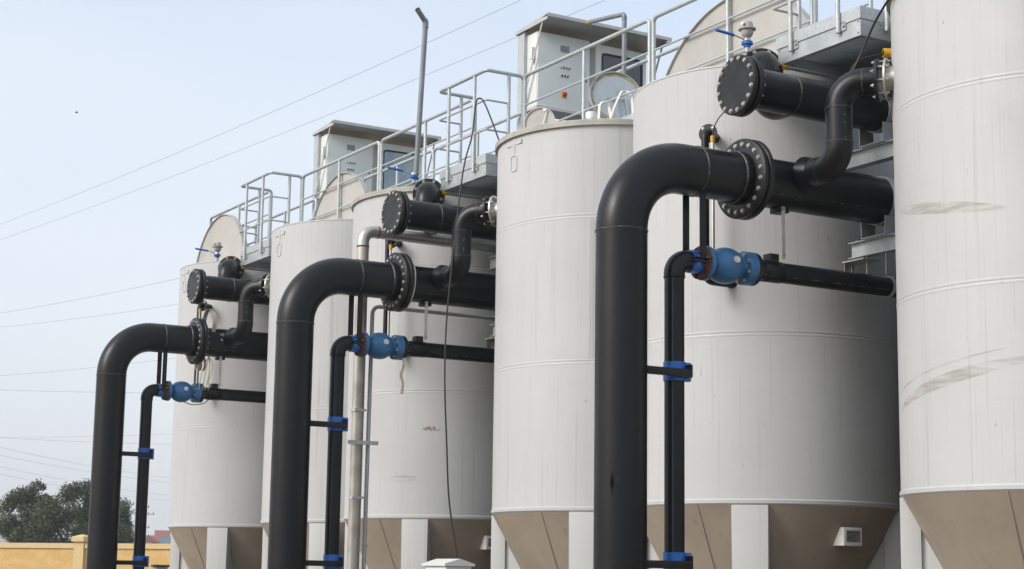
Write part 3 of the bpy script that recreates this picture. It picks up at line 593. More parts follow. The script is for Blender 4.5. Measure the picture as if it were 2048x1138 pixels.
def support(zt, zb, pipe_z, pipe_r, yend, label, ext=0.0):
    x = 11.62
    t = thing('pipe_support', (x, 12.4, zb), label, 'beam', 'galvanised beams under the pipes')
    part('beam', ibeam(x, 11.90, yend, zb, zt), 'galv_plate', t, False)
    b = MB(); zt2 = zt + .001; hh = pipe_z - pipe_r - zt + .05
    b.box((x - .09, PY - .17, zt2), (x + .09, PY + .17, zt2 + .008)); b.box((x - .09, PY - .17, zt2 + .008), (x + .09, PY - .162, zt2 + hh)); b.box((x - .09, PY + .162, zt2 + .008), (x + .09, PY + .17, zt2 + hh)); part('saddle', b, 'galv_plate', t, False)
    b = MB(); b.lathe([(pipe_r + .004, x - .03), (pipe_r + .012, x - .03), (pipe_r + .012, x + .03), (pipe_r + .004, x + .03), (pipe_r + .004, x - .03)], (0, PY, pipe_z), (1, 0, 0), 48); part('strap', b, 'galv', t)
    bolt_at(t, (x - .03, 12.25, zt), (0, 0, 1), BOLT_T); bolt_at(t, (x - .03, 12.85, zt), (0, 0, 1), BOLT_T)
    return t
bay(support(5.828, 5.662, UZ, UR, 13.05, ''), 'galvanised beam with saddle under the {n} upper pipe')
s2 = support(4.905, 4.746, MZ, MR, 12.95, '')
b = MB(); b.box((11.50, 12.66, 4.70), (11.72, 12.97, 4.712)); b.prism([(11.52, 12.96, 4.70), (11.52, 12.96, 4.55), (11.60, 12.96, 4.55), (11.66, 12.96, 4.70)], (0, -.006, 0)); part('bracket', b, 'stainless', s2, False)
for yy in (12.45, 12.72, 12.94):
    b = MB(); b.tube([(11.60, yy, 4.53), (11.60, yy, 4.76)], .006, 8); part('threaded_rod', b, 'bolt_steel', s2)
b = MB(); b.lathe([(SR + .008, 11.74), (SR + .014, 11.74), (SR + .014, 11.78), (SR + .008, 11.78), (SR + .008, 11.74)], (0, SY, SZ), (1, 0, 0), 40); part('u_bolt', b, 'galv', s2)
bay(s2, 'galvanised beam with saddle and rods under the {n} thick manifold pipe')
def cable_conduit():
    t = thing('cable_conduit', (11.0, 13.1, 6.63), '', 'conduit', 'conduits under the platforms')
    b = MB(); b.tube([(10.97, 13.13, 6.655), (12.3, 13.13, 6.655)], .019, 14); part('tube', b, 'stainless', t)
    b = MB(); b.lathe([(.013, 10.90), (.024, 10.905), (.025, 10.975), (.019, 10.98)], (0, 13.13, 6.655), (1, 0, 0), 18); part('cap', b, 'yellow', t)
    b = MB(); b.box((11.03, 13.118, 6.67), (11.042, 13.142, 6.70)); part('clip', b, 'stainless', t)
    b = MB(); b.tube(fillet([(10.95, 13.13, 6.655), (10.86, 13.14, 6.645), (10.74, 13.16, 6.60), (10.66, 13.10, 6.45)], .2, 5), .008, 8); part('sensor_cable', b, 'cable', t)
    return t
bay(cable_conduit(), 'thin conduit with yellow end cap under the {n} platform')

# ------------------------------------------------------------------ platforms, walkway, railings
PX0, PX1, PYN, PYF = 10.92, 11.45, 12.0, 13.22
def platform():
    t = thing('platform', (11.2, 12.6, 6.69), '', 'platform', 'galvanised platforms between tanks')
    zb, zc, zt0, zt = 6.690, 6.862, 6.855, 6.975
    # C-channels round the edge
    def chan(lo, hi, ax, sgn):
        b = MB(); b.box(lo, hi); return b
    b = MB(); b.box((PX0, PYN, zb), (PX0 + .008, PYF, zc)); b.box((PX0 + .008, PYN + .009, zb), (PX0 + .06, PYF - .009, zb + .008)); part('channel', b, 'galv_plate', t, False)
    b = MB(); b.box((PX0 + .009, PYN, zb), (12.30, PYN + .008, zc)); b.box((PX0 + .061, PYN + .008, zb), (12.30, PYN + .06, zb + .008)); part('channel', b, 'galv_plate', t, False)
    b = MB(); b.box((PX0 + .009, PYF - .008, zb), (12.30, PYF, zc)); b.box((PX0 + .061, PYF - .06, zb), (12.30, PYF - .008, zb + .008)); part('channel', b, 'galv_plate', t, False)
    b = MB(); b.box((12.302, PYN, zb), (12.31, PYF, zc)); part('channel', b, 'galv_plate', t, False)
    b = MB(); b.box((PX0 - .012, PYN - .012, zt0), (PX0 - .006, PYF + .012, zt)); part('toe_board', b, 'galv', t, False)
    b = MB(); b.box((PX0 - .005, PYN - .012, zt0), (PX1, PYN - .006, zt)); part('toe_board', b, 'galv', t, False)
    b = MB(); b.box((PX0 - .005, PYF + .006, zt0), (PX1, PYF + .012, zt)); part('toe_board', b, 'galv', t, False)
    b = MB(); n = 34
    for i in range(n):
        y = PYN + .012 + (PYF - PYN - .03) * i / (n - 1); b.box((PX0 + .012, y, zc - .055), (12.29, y + .006, zc - .025))
    for i in range(28):
        x = PX0 + .03 + 1.24 * i / 27; b.box((x, PYN + .012, zc - .024), (x + .006, PYF - .012, zc - .014))
    gr = part('grating', b, 'galv_plate', t, False); gr['kind'] = 'stuff'
    for y, z in ((PYN, zb + .03), (PYN, zc - .03), (PYF - .02, zb + .03), (PYF - .02, zc - .03)):
        bolt_at(t, (PX0 - .001, y + .03 if y == PYN else y - .01, z), (-1, 0, 0), HOLE, 'bolt_hole')
    return t
HOLE = MB().lathe([(0, 0), (.008, 0), (.008, .002), (0, .002)], (0, 0, 0), (1, 0, 0), 10).mesh('bolt_hole', (0, 0, 0), 'gasket')
bay(platform(), 'galvanised platform with toe board jutting out between the {n} tank pair')

ZR, ZM, ZL = 8.08, 7.68, 7.285
def post(t, x, y, z0, z1, bx=0, by=0, r_=.0235):
    b = MB(); b.tube([(x, y, z0), (x, y, z1)], r_, 16); p = part('post', b, 'galv', t)
    if bx or by:
        q = MB(); q.box((x - .006 if by == 0 else x - .01, y - .01 if by == 0 else y - .006, z0 + .015), (x + .006 if by == 0 else x + .075, y + .01 if by == 0 else y + .006, z0 + .095))
        if by == 0: q = MB().box((x + .018, y - .085, z0 + .015), (x + .026, y + .01, z0 + .105))
        else: q = MB().box((x - .085, y + .018, z0 + .015), (x + .01, y + .026, z0 + .105))
        part('base_plate', q, 'galv_plate', p, False)
        if by == 0: bolt_at(p, (x + .018, y - .06, z0 + .06), (-1, 0, 0), BOLT_S)
        else: bolt_at(p, (x - .06, y + .018, z0 + .06), (0, -1, 0), BOLT_S)
    return p
def guard_rail():
    t = thing('guard_railing', (PX0, PYN, 6.78), '', 'railing', 'railings round the platforms')
    x0, y0, y1 = PX0 - .03, PYN + .03 - .055, PYF + .03
    b = MB(); b.tube(fillet([(PX1, y0, 6.9), (PX1, y0, ZR), (x0, y0, ZR), (x0, y1, ZR), (PX1, y1, ZR), (PX1, y1, 7.02), (PX1 - .3, y1, 7.02)], [.06, .05, .05, .06, .07], 6), .0245, 16); part('top_rail', b, 'rail_paint', t)
    for z in (ZM, ZL):
        b = MB(); b.tube(fillet([(PX1 - .22, y0, z), (x0, y0, z), (x0, y1, z), (PX1 - .22, y1, z)], .03, 4), .0135, 12); part('mid_rail', b, 'rail_paint', t)
    post(t, x0, 12.98, 6.775, ZR - .02, 1, 0); post(t, x0, 12.28, 6.775, ZR - .02, 1, 0)
    post(t, PX1 - .22, y0, 6.775, ZR - .02, 0, 1); post(t, PX1 - .22, y1, 6.80, ZR - .02)
    return t
bay(guard_rail(), 'box-shaped galvanised guard railing standing on the {n} platform')
def walk_rail(name, x, ya, yb, label, nposts, zbot=6.86, thick=.0255):
    t = thing(name, (x, ya, zbot), label, 'railing', 'railings along the walkway')
    b = MB(); b.tube(fillet([(x, ya, zbot), (x, ya, ZR), (x, yb, ZR), (x, yb, zbot)], .07, 6), thick, 16); part('top_rail', b, 'rail_paint', t)
    for z in (ZM, ZL):
        b = MB(); b.tube([(x, ya + .02, z), (x, yb - .02, z)], .0135, 12); part('mid_rail', b, 'rail_paint', t)
    for i in range(nposts):
        y = ya + (yb - ya) * (i + 1) / (nposts + 1); post(t, x, y, zbot, ZR - .02)
    return t
bay(walk_rail('walkway_railing', PX1, 9.11, 11.93, '', 1), 'front walkway railing over the right-hand tank of the {n} pair')
bay(walk_rail('walkway_railing', PX1, 13.30, 16.11, '', 1), 'front walkway railing over the left-hand tank of the {n} pair')
bay(walk_rail('walkway_railing', 12.38, 9.11, 11.55, '', 1), 'rear walkway railing over the right-hand tank of the {n} pair')
bay(walk_rail('walkway_railing', 12.38, 13.44, 16.18, '', 1), 'rear walkway railing over the left-hand tank of the {n} pair')
t = thing('walkway_railing', (11.45, 30.3, 6.86), 'end railing closing the far end of the walkway', 'railing')
b = MB(); b.tube([(PX1, 30.26, ZR - .08), (12.38, 30.26, ZR - .08)], .02, 12); part('top_rail', b, 'rail_paint', t)
b = MB(); b.tube([(PX1, 30.26, ZM - .05), (12.38, 30.26, ZM - .05)], .0135, 12); part('mid_rail', b, 'rail_paint', t)
t = thing('walkway', (11.9, 19, 6.9), 'long galvanised walkway running over the tank tops', 'walkway')
b = MB(); b.box((11.50, 9.05, 6.985), (12.34, 30.2, 7.01)); part('deck', b, 'galv_plate', t, False)
for x in (11.478, 12.342): b = MB(); b.box((x, 9.05, 6.93), (x + .02, 30.2, 7.03)); part('edge_channel', b, 'galv_plate', t, False)

# ------------------------------------------------------------------ control cabinets with canopy (middle and farthest bays)
CY = 13.43
def rounded_rect(x0, x1, z0, z1, r_, y, n=5):
    p = []
    for cx, cz, a in ((x1 - r_, z1 - r_, 0), (x0 + r_, z1 - r_, PI / 2), (x0 + r_, z0 + r_, PI), (x1 - r_, z0 + r_, 1.5 * PI)):
        for k in range(n + 1): an = a + PI / 2 * k / n; p.append((cx + r_ * math.cos(an), y, cz + r_ * math.sin(an)))
    return p
def cabinet():
    t = thing('control_cabinet', (12.56, CY, 8.2), '', 'cabinet', 'grey control cabinets')
    x0, x1, z0, z1 = 12.556, 13.445, 8.195, 9.290
    b = MB(); b.box((x0, CY + .022, z0), (x1, CY + .33, z1)); part('body', b, 'cabinet_side', t, bevel=.006)
    b = MB(); b.box((x0 + .004, CY, z0 + .004), (x1 - .004, CY + .020, z1 - .004)); d = part('door', b, 'cabinet', t, bevel=.005)
    b = MB(); b.box((12.937, CY - .010, 9.045), (13.085, CY - .001, 9.140)); q = part('display', b, 'screen_frame', d, bevel=.003)
    b = MB(); b.box((12.958, CY - .0125, 9.068), (13.035, CY - .0105, 9.120)); part('screen', b, 'screen', d)
    for i, m in enumerate(('lamp_green', 'lamp_dark_green', 'lamp_red', 'lamp_red')):
        x = 12.945 + i * .0475; c = (x, CY, 8.812)
        b = MB(); b.lathe([(.018, 0), (.018, .012), (.0145, .014)], c, (0, -1, 0), 16); part('lamp_ring', b, 'ring_chrome', d)
        b = MB(); b.lathe([(.0145, .002), (.0145, .018), (.009, .025), (0, .027)], c, (0, -1, 0), 16); part('pilot_lamp', b, m, d)
    for i in range(3):
        c = (12.963 + i * .049, CY, 8.690)
        b = MB(); b.lathe([(.018, 0), (.018, .012), (.014, .014)], c, (0, -1, 0), 16); part('lamp_ring', b, 'ring_chrome', d)
        b = MB(); b.lathe([(.014, .002), (.014, .02), (0, .021)], c, (0, -1, 0), 14); b.box((c[0] - .004, CY - .032, c[2] - .013), (c[0] + .004, CY - .019, c[2] + .013)); part('push_button', b, 'button', d)
    b = MB(); b.box((12.965, CY - .014, 8.372), (13.045, CY - .001, 8.458)); part('switch_plate', b, 'yellow', d, bevel=.003)
    b = MB(); b.lathe([(.033, .012), (.033, .03), (.024, .034), (.024, .05), (0, .052)], (13.008, CY, 8.415), (0, -1, 0), 20); part('rotary_switch', b, 'switch_red', d)
    b = MB(); b.box((13.37, CY - .002, 8.655), (13.40, CY - .0005, 8.69)); part('sticker', b, 'plate_blue', d)
    b = MB(); b.box((x0 - .06, CY + .06, 8.88), (x0 - .004, CY + .13, 9.06)); part('side_box', b, 'cabinet_side', t, bevel=.005)
    b = MB(); b.tube([(x0 - .03, CY + .095, 8.84), (x0 - .03, CY + .095, 8.879)], .02, 10); part('cable_gland', b, 'cabinet_side', t)
    return t
bay(cabinet(), 'light grey control cabinet with pilot lamps and red switch, {n2} one', (1, 2))
def window_cabinet(pale):
    t = thing('display_cabinet', (13.55, CY + .02, 8.2), '', 'cabinet', 'grey cabinets with a window')
    x0, x1, z0, z1, y = 13.560, 14.46, 8.195, 9.275, CY + .02
    b = MB(); b.box((x0, y + .022, z0), (x1, y + .33, z1)); part('body', b, 'cabinet_side', t, bevel=.006)
    wx0, wx1, wz0, wz1 = 13.665, 14.385, 8.36, 9.155
    fr = MB(); outer = [(x0 + .004, y, z0 + .004), (x1 - .004, y, z0 + .004), (x1 - .004, y, z1 - .004), (x0 + .004, y, z1 - .004)]
    for lo, hi in (((x0 + .004, z0 + .004), (wx0, z1 - .004)), ((wx1, z0 + .004), (x1 - .004, z1 - .004)), ((wx0, z0 + .004), (wx1, wz0)), ((wx0, wz1), (wx1, z1 - .004))):
        fr.box((lo[0], y, lo[1]), (hi[0], y + .02, hi[1]))
    d = part('door', fr, 'cabinet', t, False)
    b = MB(); o_ = rounded_rect(wx0 - .005, wx1 + .005, wz0 - .005, wz1 + .005, .08, y - .008); i_ = rounded_rect(wx0 + .022, wx1 - .022, wz0 + .022, wz1 - .022, .06, y - .008); n = len(o_)
    v = o_ + i_ + [(p[0], y + .004, p[2]) for p in o_] + [(p[0], y + .012, p[2]) for p in i_]
    f = []
    for k in range(n):
        k2 = (k + 1) % n; f += [(k, k2, n + k2, n + k), (k, 2 * n + k, 2 * n + k2, k2), (n + k, n + k2, 3 * n + k2, 3 * n + k)]
    b.add(v, f); part('gasket_frame', b, 'gasket', d, True, 40)
    b = MB(); b.box((wx0, y + .006, wz0), (wx1, y + .012, wz1)); part('pane', b, 'window_pale' if pale else 'window_glass', d, False)
    return t
wc1 = window_cabinet(False); wc1.location.y += S; wc1['label'] = 'grey cabinet with a dark rounded window under the nearer canopy'
wc2 = window_cabinet(True); wc2.location.y += 2 * S; wc2['label'] = 'grey cabinet with a pale blue window under the farther canopy'
def canopy():
    t = thing('cabinet_canopy', (12.5, 13.5, 6.9), '', 'canopy', 'canopies over the control cabinets')
    xa, xb, yn, yf = 12.475, 14.62, 13.03, 13.93; zn, zf = 9.405, 9.335
    sec = [(yf, zf), (yf, zf + .05), (yn + .16, zn + .022), (yn + .02, zn + .045), (yn, zn + .03), (yn, zn - .015), (yn + .012, zn - .015), (yn + .012, zn + .02), (yn + .04, zn + .022), (yn + .17, zn - .002), (yf - .012, zf + .026), (yf - .012, zf)]
    b = MB(); b.prism([(xa, y, z) for y, z in sec], (xb - xa, 0, 0)); part('roof', b, 'canopy', t, True, 25)
    for x in (xa, xb - .008):
        b = MB(); b.prism([(x, yf - .012, zf), (x, yf - .012, zf + .026), (x, yn + .17, zn - .002), (x, yn + .02, zn - .012), (x, yn + .02, zn - .05), (x, yn + .17, zn - .055)], (.008, 0, 0)); part('end_plate', b, 'canopy', t, False)
    for x in (12.505, 14.50):
        b = MB(); b.box((x, 13.72, 6.95), (x + .075, 13.90, zf + .01)); part('support_post', b, 'galv', t, False)
        xx = x - .012 if x < 13 else x + .077
        b = MB(); q = MB(); p0 = Vector((xx, 13.84, 8.05)); p1 = Vector((xx, 13.20, 9.37)); dd = (p1 - p0).normalized(); q.obox((p0 + p1) / 2, dd, dd.cross(Vector((1, 0, 0))), Vector((1, 0, 0)), ((p1 - p0).length / 2, .018, .004)); part('brace', q, 'stainless', t, False)
    b = MB(); b.box((12.53, 13.40, 8.15), (14.5, 13.78, 8.190)); part('base_tray', b, 'canopy', t, False)
    for z in (7.95, 7.55):
        b = MB(); b.box((12.58, 13.74, z), (14.5, 13.80, z + .07)); part('cross_beam', b, 'galv', t, False)
    return t
bay(canopy(), 'sheet metal canopy on galvanised posts over the {n2} cabinets', (1, 2))

# ------------------------------------------------------------------ copy the repeated things into the other bays
for o, label, bays in PER_BAY:
    n2 = {1: 'nearer', 2: 'farther'}
    for k in bays:
        if k == bays[0]: c = o
        else: c = copy_tree(o)
        c.location.y = o.location.y if k == bays[0] else o.location.y
        c['bay'] = k; c['label'] = label.format(n=BAY[k], n2=n2.get(k, ''))
bpy.context.view_layer.update()
for o in list(bpy.data.objects):
    if 'bay' in o.keys():
        o.location.y += S * o['bay']; del o['bay']

# ------------------------------------------------------------------ things that stand in one bay only
# tall grey vent pipe on the middle inlet elbow
t = thing('vent_pipe', (VX, VY + S, VZ), 'tall grey plastic vent pipe with bent top and blue lever', 'pipe')
hand_valve(t, VX, VY + S, VZ)
b = MB(); b.tube([(VX + .03, VY + S, VZ + .12), (VX + .12, VY + S, 8.95)], .036, 20, False); part('riser', b, 'grey_pvc', t)
b = MB(); b.tube([(VX + .12, VY + S, 8.90), (VX + .121, VY + S, 8.98), (VX + .10, VY + S, 9.02)], .042, 20); part('elbow', b, 'grey_pvc', t)
b = MB(); b.tube([(VX + .11, VY + S, 9.0), (VX - .035, VY + S - .06, 9.115)], .036, 20, False); part('outlet', b, 'grey_pvc', t)
b = MB(); b.tube([(VX - .02, VY + S - .054, 9.103), (VX - .045, VY + S - .064, 9.123)], .0375, 20, False); part('stained_end', b, 'sealant', t)
# second vent pipe above the rimmed tank
t = thing('vent_pipe', (12.15, 17.74, 6.9), 'grey plastic vent pipe bending left in front of the nearer canopy', 'pipe')
b = MB(); b.tube(fillet([(12.15, 17.75, 6.9), (12.15, 17.735, 8.70), (12.13, 18.50, 8.80)], .05, 5), .030, 18); part('riser', b, 'grey_pvc', t)
b = MB(); b.tube([(12.1492, 17.74, 8.62), (12.149, 17.738, 8.665)], .0345, 18); part('collar', b, 'grey_pvc', t)
b = MB(); b.tube([(12.131, 18.47, 8.796), (12.129, 18.56, 8.808)], .0315, 18); part('stained_end', b, 'sealant', t)

# lids standing on the tank tops
def big_lid(x, yc, zc, r_, zcut, label, cutout=False):
    t = thing('round_cover', (x, yc, zcut), label, 'lid', 'big lids stood upright on the tanks')
    a0 = math.asin(max(-1, min(1, (zcut - zc) / r_))); n = 48
    pts = [(x, yc + r_ * math.cos(a0 + (PI - 2 * a0) * k / n), zc + r_ * math.sin(a0 + (PI - 2 * a0) * k / n)) for k in range(n + 1)]
    b = MB(); b.prism(pts, (.012, 0, 0)); part('plate', b, 'lid', t)
    v = []
    for p in pts: 
        d = Vector((0, p[1] - yc, p[2] - zc)).normalized()
        for dx, dr in ((-.03, .004), (-.03, -.004), (.06, -.004), (.06, .004)): v.append(Vector((x + dx, p[1], p[2])) + d * dr)
    b = MB(); b.add(v, [(i * 4 + j, i * 4 + (j + 1) % 4, (i + 1) * 4 + (j + 1) % 4, (i + 1) * 4 + j) for i in range(n) for j in range(4)]); part('edge_band', b, 'lid', t)
    return t
big_lid(11.50, 14.66, 6.36, 1.575, 6.84, 'huge round beige lid leaning behind the nearest railing')
big_lid(11.20, 29.05, 6.65, 1.24, 6.88, 'round beige lid standing on the farthest tank')
big_lid(11.50, 24.70, 6.72, 1.135, 6.89, 'round beige lid below the farther control cabinet')
t = thing('hatch_lid', (11.95, 17.6, 7.0), 'round galvanised hatch lid with yellowed rim, propped open', 'lid')
hn = Vector((-.30, -.93, .20)).normalized(); hc = Vector((11.93, 17.6, 7.54)); hr = .345
b = MB(); b.lathe([(0, 0), (hr - .005, 0), (hr - .005, -.012), (0, -.012)], hc, hn, 56); part('plate', b, 'galv_disc', t)
b = MB(); b.lathe([(hr - .012, -.03), (hr, -.03), (hr, .025), (hr - .012, .025), (hr - .012, -.03)], hc, hn, 56); part('edge_band', b, 'rim', t)
b = MB(); b.lathe([(hr - .05, .001), (hr - .036, .005), (hr - .013, .005)], hc, hn, 56); part('sealant_ring', b, 'sealant', t)
hu = Vector((0, 0, 1)); hu = (hu - hn * hu.dot(hn)).normalized(); hw = hn.cross(hu)
b = MB(); b.obox(hc + hu * .02 + hn * .012, hu, hw, hn, (.09, .011, .012)); part('bracket', b, 'galv_plate', t)
b = MB(); b.tube([hc + hn * .02 + hw * .12 - hu * .03, hc + hn * .03 - hu * .05, hc + hn * .02 - hw * .11 - hu * .03], .008, 8); part('handle', b, 'galv', t)
b = MB(); b.obox(hc - hu * .28 + hn * .02, hu, hw, hn, (.26, .018, .018)); part('hinge_arm', b, 'galv_plate', t)
b = MB(); b.obox(hc - hu * .28 - hw * .15 + hn * .02, (hu + hw * .15).normalized(), hw, hn, (.26, .012, .012)); part('hinge_arm', b, 'galv_plate', t)
t = thing('small_lid', (10.95, 17.62, 6.92), 'small round beige inspection lid tilted open on the rimmed tank', 'lid')
ln = Vector((-.72, -.66, .12)).normalized(); lc = Vector((10.98, 17.86, 7.12)); lr = .20
b = MB(); b.lathe([(0, 0), (lr - .01, .0), (lr, .012), (lr, .03), (lr - .012, .03), (lr - .016, .010), (0, .008)], lc, ln, 40); part('dish', b, 'lid', t)
lu = Vector((0, 0, 1)); lu = (lu - ln * lu.dot(ln)).normalized(); lw = ln.cross(lu)
b = MB(); b.tube([lc + ln * .02 - lw * .09 + lu * .15, lc + ln * .05 - lw * .03 - lu * .12], .007, 8); part('latch_bar', b, 'white_plastic', t)
b = MB(); b.lathe([(0, 0), (.022, 0), (.022, .03), (0, .03)], lc + lu * .165 - lw * .06, ln, 10); part('knob', b, 'white_plastic', t)
b = MB(); b.lathe([(lr - .02, -.06), (lr, -.06), (lr, .005), (lr - .02, .005)], (lc.x + .10, lc.y - .10, 6.93), (0, 0, 1), 32); part('neck', b, 'rim', t)
t = thing('screw_cap', (11.45, 17.25, 6.93), 'small white screw cap on the rimmed tank top', 'cap')
b = MB(); b.lathe([(.06, 6.88), (.06, 7.04), (.05, 7.045)], (11.15, 16.97, 0), (0, 0, 1), 20); part('neck', b, 'white_plastic', t)
b = MB(); b.lathe([(.066, 7.0), (.066, 7.075), (.05, 7.085), (0, 7.085)], (11.15, 16.97, 0), (0, 0, 1), 20); part('cap', b, 'white_plastic', t)

def ribbon(pts, wv, th=.003):
    """flat webbing strip: points and width vector"""
    mb = MB(); W = Vector(wv); P = [Vector(p) for p in pts]; v = []
    for i, p in enumerate(P):
        a = P[max(i - 1, 0)]; c = P[min(i + 1, len(P) - 1)]; nn = (c - a).normalized().cross(W.normalized()) * th
        v += [p - W / 2 - nn, p + W / 2 - nn, p + W / 2 + nn, p - W / 2 + nn]
    f = [(i * 4 + j, i * 4 + (j + 1) % 4, (i + 1) * 4 + (j + 1) % 4, (i + 1) * 4 + j) for i in range(len(P) - 1) for j in range(4)]
    f += [(3, 2, 1, 0), tuple(range(len(v) - 4, len(v)))]
    return mb.add(v, f)
yy = 17.15
solo('webbing_strap', ribbon(fillet([(11.38, yy + .02, 6.92), (11.40, yy + .02, 7.25), (11.45, yy + .01, 7.325), (11.50, yy - .03, 7.27), (11.52, yy - .10, 6.92)], .035, 5), (.013, -.032, 0)), 'webbing', 'white webbing strap looped over the lower rail, left of two', 'strap', 'white straps on the railing')
yy = 16.70
solo('webbing_strap', ribbon(fillet([(11.36, yy + .24, 6.92), (11.38, yy + .12, 7.15), (11.42, yy + .03, 7.33), (11.47, yy, 7.345), (11.50, yy - .08, 7.25), (11.50, yy - .1, 7.0)], .04, 5), (.012, -.028, 0)), 'webbing', 'white webbing strap slung from the lower rail across the hatch lid', 'strap', 'white straps on the railing')

# grey steel riser and thin conduit in front of the middle tank
yb = 13.10 + S
t = thing('steel_pipe', (9.725, yb, 0.12), 'mottled grey steel pipe rising in front of the middle tank', 'pipe')
b = MB(); b.tube([(9.715, yb, .12), (9.725, yb, 3.0), (9.732, yb, 5.80)], .078, 28, False); part('riser', b, 'pipe_steel', t)
b = MB(); b.tube(fillet([(9.732, yb, 5.79), (9.732, yb, 6.0), (9.94, yb, 6.0)], .15, 12), .079, 28, False); part('elbow', b, 'stainless', t)
b = MB(); b.tube([(9.93, yb, 6.0), (12.6, yb, 6.0)], .078, 28); part('run', b, 'stainless', t)
for p, ax in (((9.731, yb, 5.79), (0, 0, 1)), ((9.935, yb, 6.0), (1, 0, 0))): part('weld_bead', weld(MB(), p, ax, .078, .012, .005, 28), 'rust', t)
for z in (3.66, 2.55):
    b = MB(); b.lathe([(.078, -.02), (.085, -.02), (.085, .02), (.078, .02)], (9.722, yb, z), (0, 0, 1), 24); b.box((9.64, yb - .095, z - .015), (9.80, yb - .083, z + .015)); part('pipe_clip', b, 'galv', t)
b = MB(); b.box((9.55, yb - .10, 3.22), (9.98, yb - .088, 3.27)); b.lathe([(.080, -.028), (.088, -.028), (.088, .028), (.080, .028)], (9.722, yb, 3.245), (0, 0, 1), 24); part('pipe_clip', b, 'galv', t)
t = thing('thin_conduit', (9.86, yb, .12), 'thin galvanised conduit running up beside the grey steel pipe', 'conduit')
b = MB(); b.tube(fillet([(9.85, yb - .02, .12), (9.885, yb - .02, 5.02), (12.4, yb - .02, 5.02)], .10, 6), .027, 18); part('tube', b, 'galv', t)
for z in (3.245, 1.95): b = MB(); b.lathe([(.027, -.012), (.033, -.012), (.033, .012), (.027, .012)], (9.87, yb - .02, z), (0, 0, 1), 18); part('clip', b, 'galv', t)

# black cable hanging from the middle guard railing to the control box
t = thing('hanging_cable', (10.4, 18.9, 1.7), 'black cable hanging from the middle guard railing past the tank', 'cable')
pts = [(10.87, 18.55, 6.86), (10.86, 18.78, 7.25), (10.86, 19.02, 7.60), (10.84, 19.12, 7.705), (10.74, 19.06, 7.60), (10.62, 18.92, 7.15), (10.50, 18.9, 6.73), (10.42, 18.9, 6.1), (10.34, 18.9, 5.3), (10.292, 18.9, 4.7), (10.285, 18.9, 3.98), (10.33, 18.9, 3.2), (10.37, 18.9, 2.6), (10.42, 18.88, 2.2), (10.47, 18.80, 1.72), (10.52, 18.75, 1.0), (10.54, 18.75, .2)]
def smooth_path(p, n=6):
    P = [Vector(q) for q in p]; out = []
    for i in range(len(P) - 1):
        a = P[max(i - 1, 0)]; b_ = P[i]; c = P[i + 1]; d = P[min(i + 2, len(P) - 1)]
        for k in range(n):
            u = k / n; out.append(0.5 * ((2 * b_) + (c - a) * u + (2 * a - 5 * b_ + 4 * c - d) * u * u + (3 * b_ - a - 3 * c + d) * u ** 3))
    return out + [P[-1]]
b = MB(); b.tube(smooth_path(pts), .0105, 10); part('sheath', b, 'cable', t)
t = thing('loop_cable', (10.9, 11.8, 6.3), 'black cable drooping across the nearest platform beside the nearest tank', 'cable')
b = MB(); b.tube(smooth_path([(10.56, 11.12, 6.80), (10.66, 11.35, 6.79), (10.74, 11.62, 6.66), (10.74, 11.78, 6.45), (10.68, 11.86, 6.25), (10.62, 11.90, 6.12)]), .011, 10); part('sheath', b, 'cable', t)
t = thing('stub_conduit', (11.1, 11.9, 6.5), 'short grey conduit with big yellow collar at the nearest tank', 'conduit')
b = MB(); b.tube([(11.12, 11.88, 6.515), (11.55, 11.66, 6.52)], .036, 18); part('tube', b, 'grey_pvc', t)
cdir = Vector((.43, -.22, .005)).normalized()
b = MB(); b.lathe([(.032, .0), (.045, .0), (.046, .09), (.036, .095)], Vector((11.10, 11.89, 6.515)), cdir, 24); part('collar', b, 'yellow', t)
b = MB(); b.tube(smooth_path([(11.16, 11.86, 6.515), (11.08, 11.90, 6.50), (10.9, 11.98, 6.44), (10.78, 11.98, 6.33), (10.70, 11.92, 6.2)]), .010, 10); part('cable', b, 'cable', t)

# junction cabinet at the foot of the middle pair
t = thing('junction_cabinet', (9.75, 17.8, .12), 'white cabinet with gabled cap at the bottom edge, under the hanging cable', 'cabinet')
x0, x1, y0, y1 = 9.60, 9.93, 17.52, 18.02
b = MB(); b.box((x0, y0, .12), (x1, y1, 1.70)); part('body', b, 'cabinet_side', t, bevel=.006)
b = MB(); xm = (x0 + x1) / 2; b.prism([(x0 - .03, y0 - .03, 1.702), (x1 + .03, y0 - .03, 1.702), (x1 + .03, y0 - .03, 1.728), (xm, y0 - .03, 1.785), (x0 - .03, y0 - .03, 1.728)], (0, y1 - y0 + .06, 0)); part('cap', b, 'cabinet_side', t, False)
b = MB(); b.box((x0 - .012, y0 + .03, .3), (x0 - .001, y1 - .03, 1.66)); part('door', b, 'cabinet', t, bevel=.004)

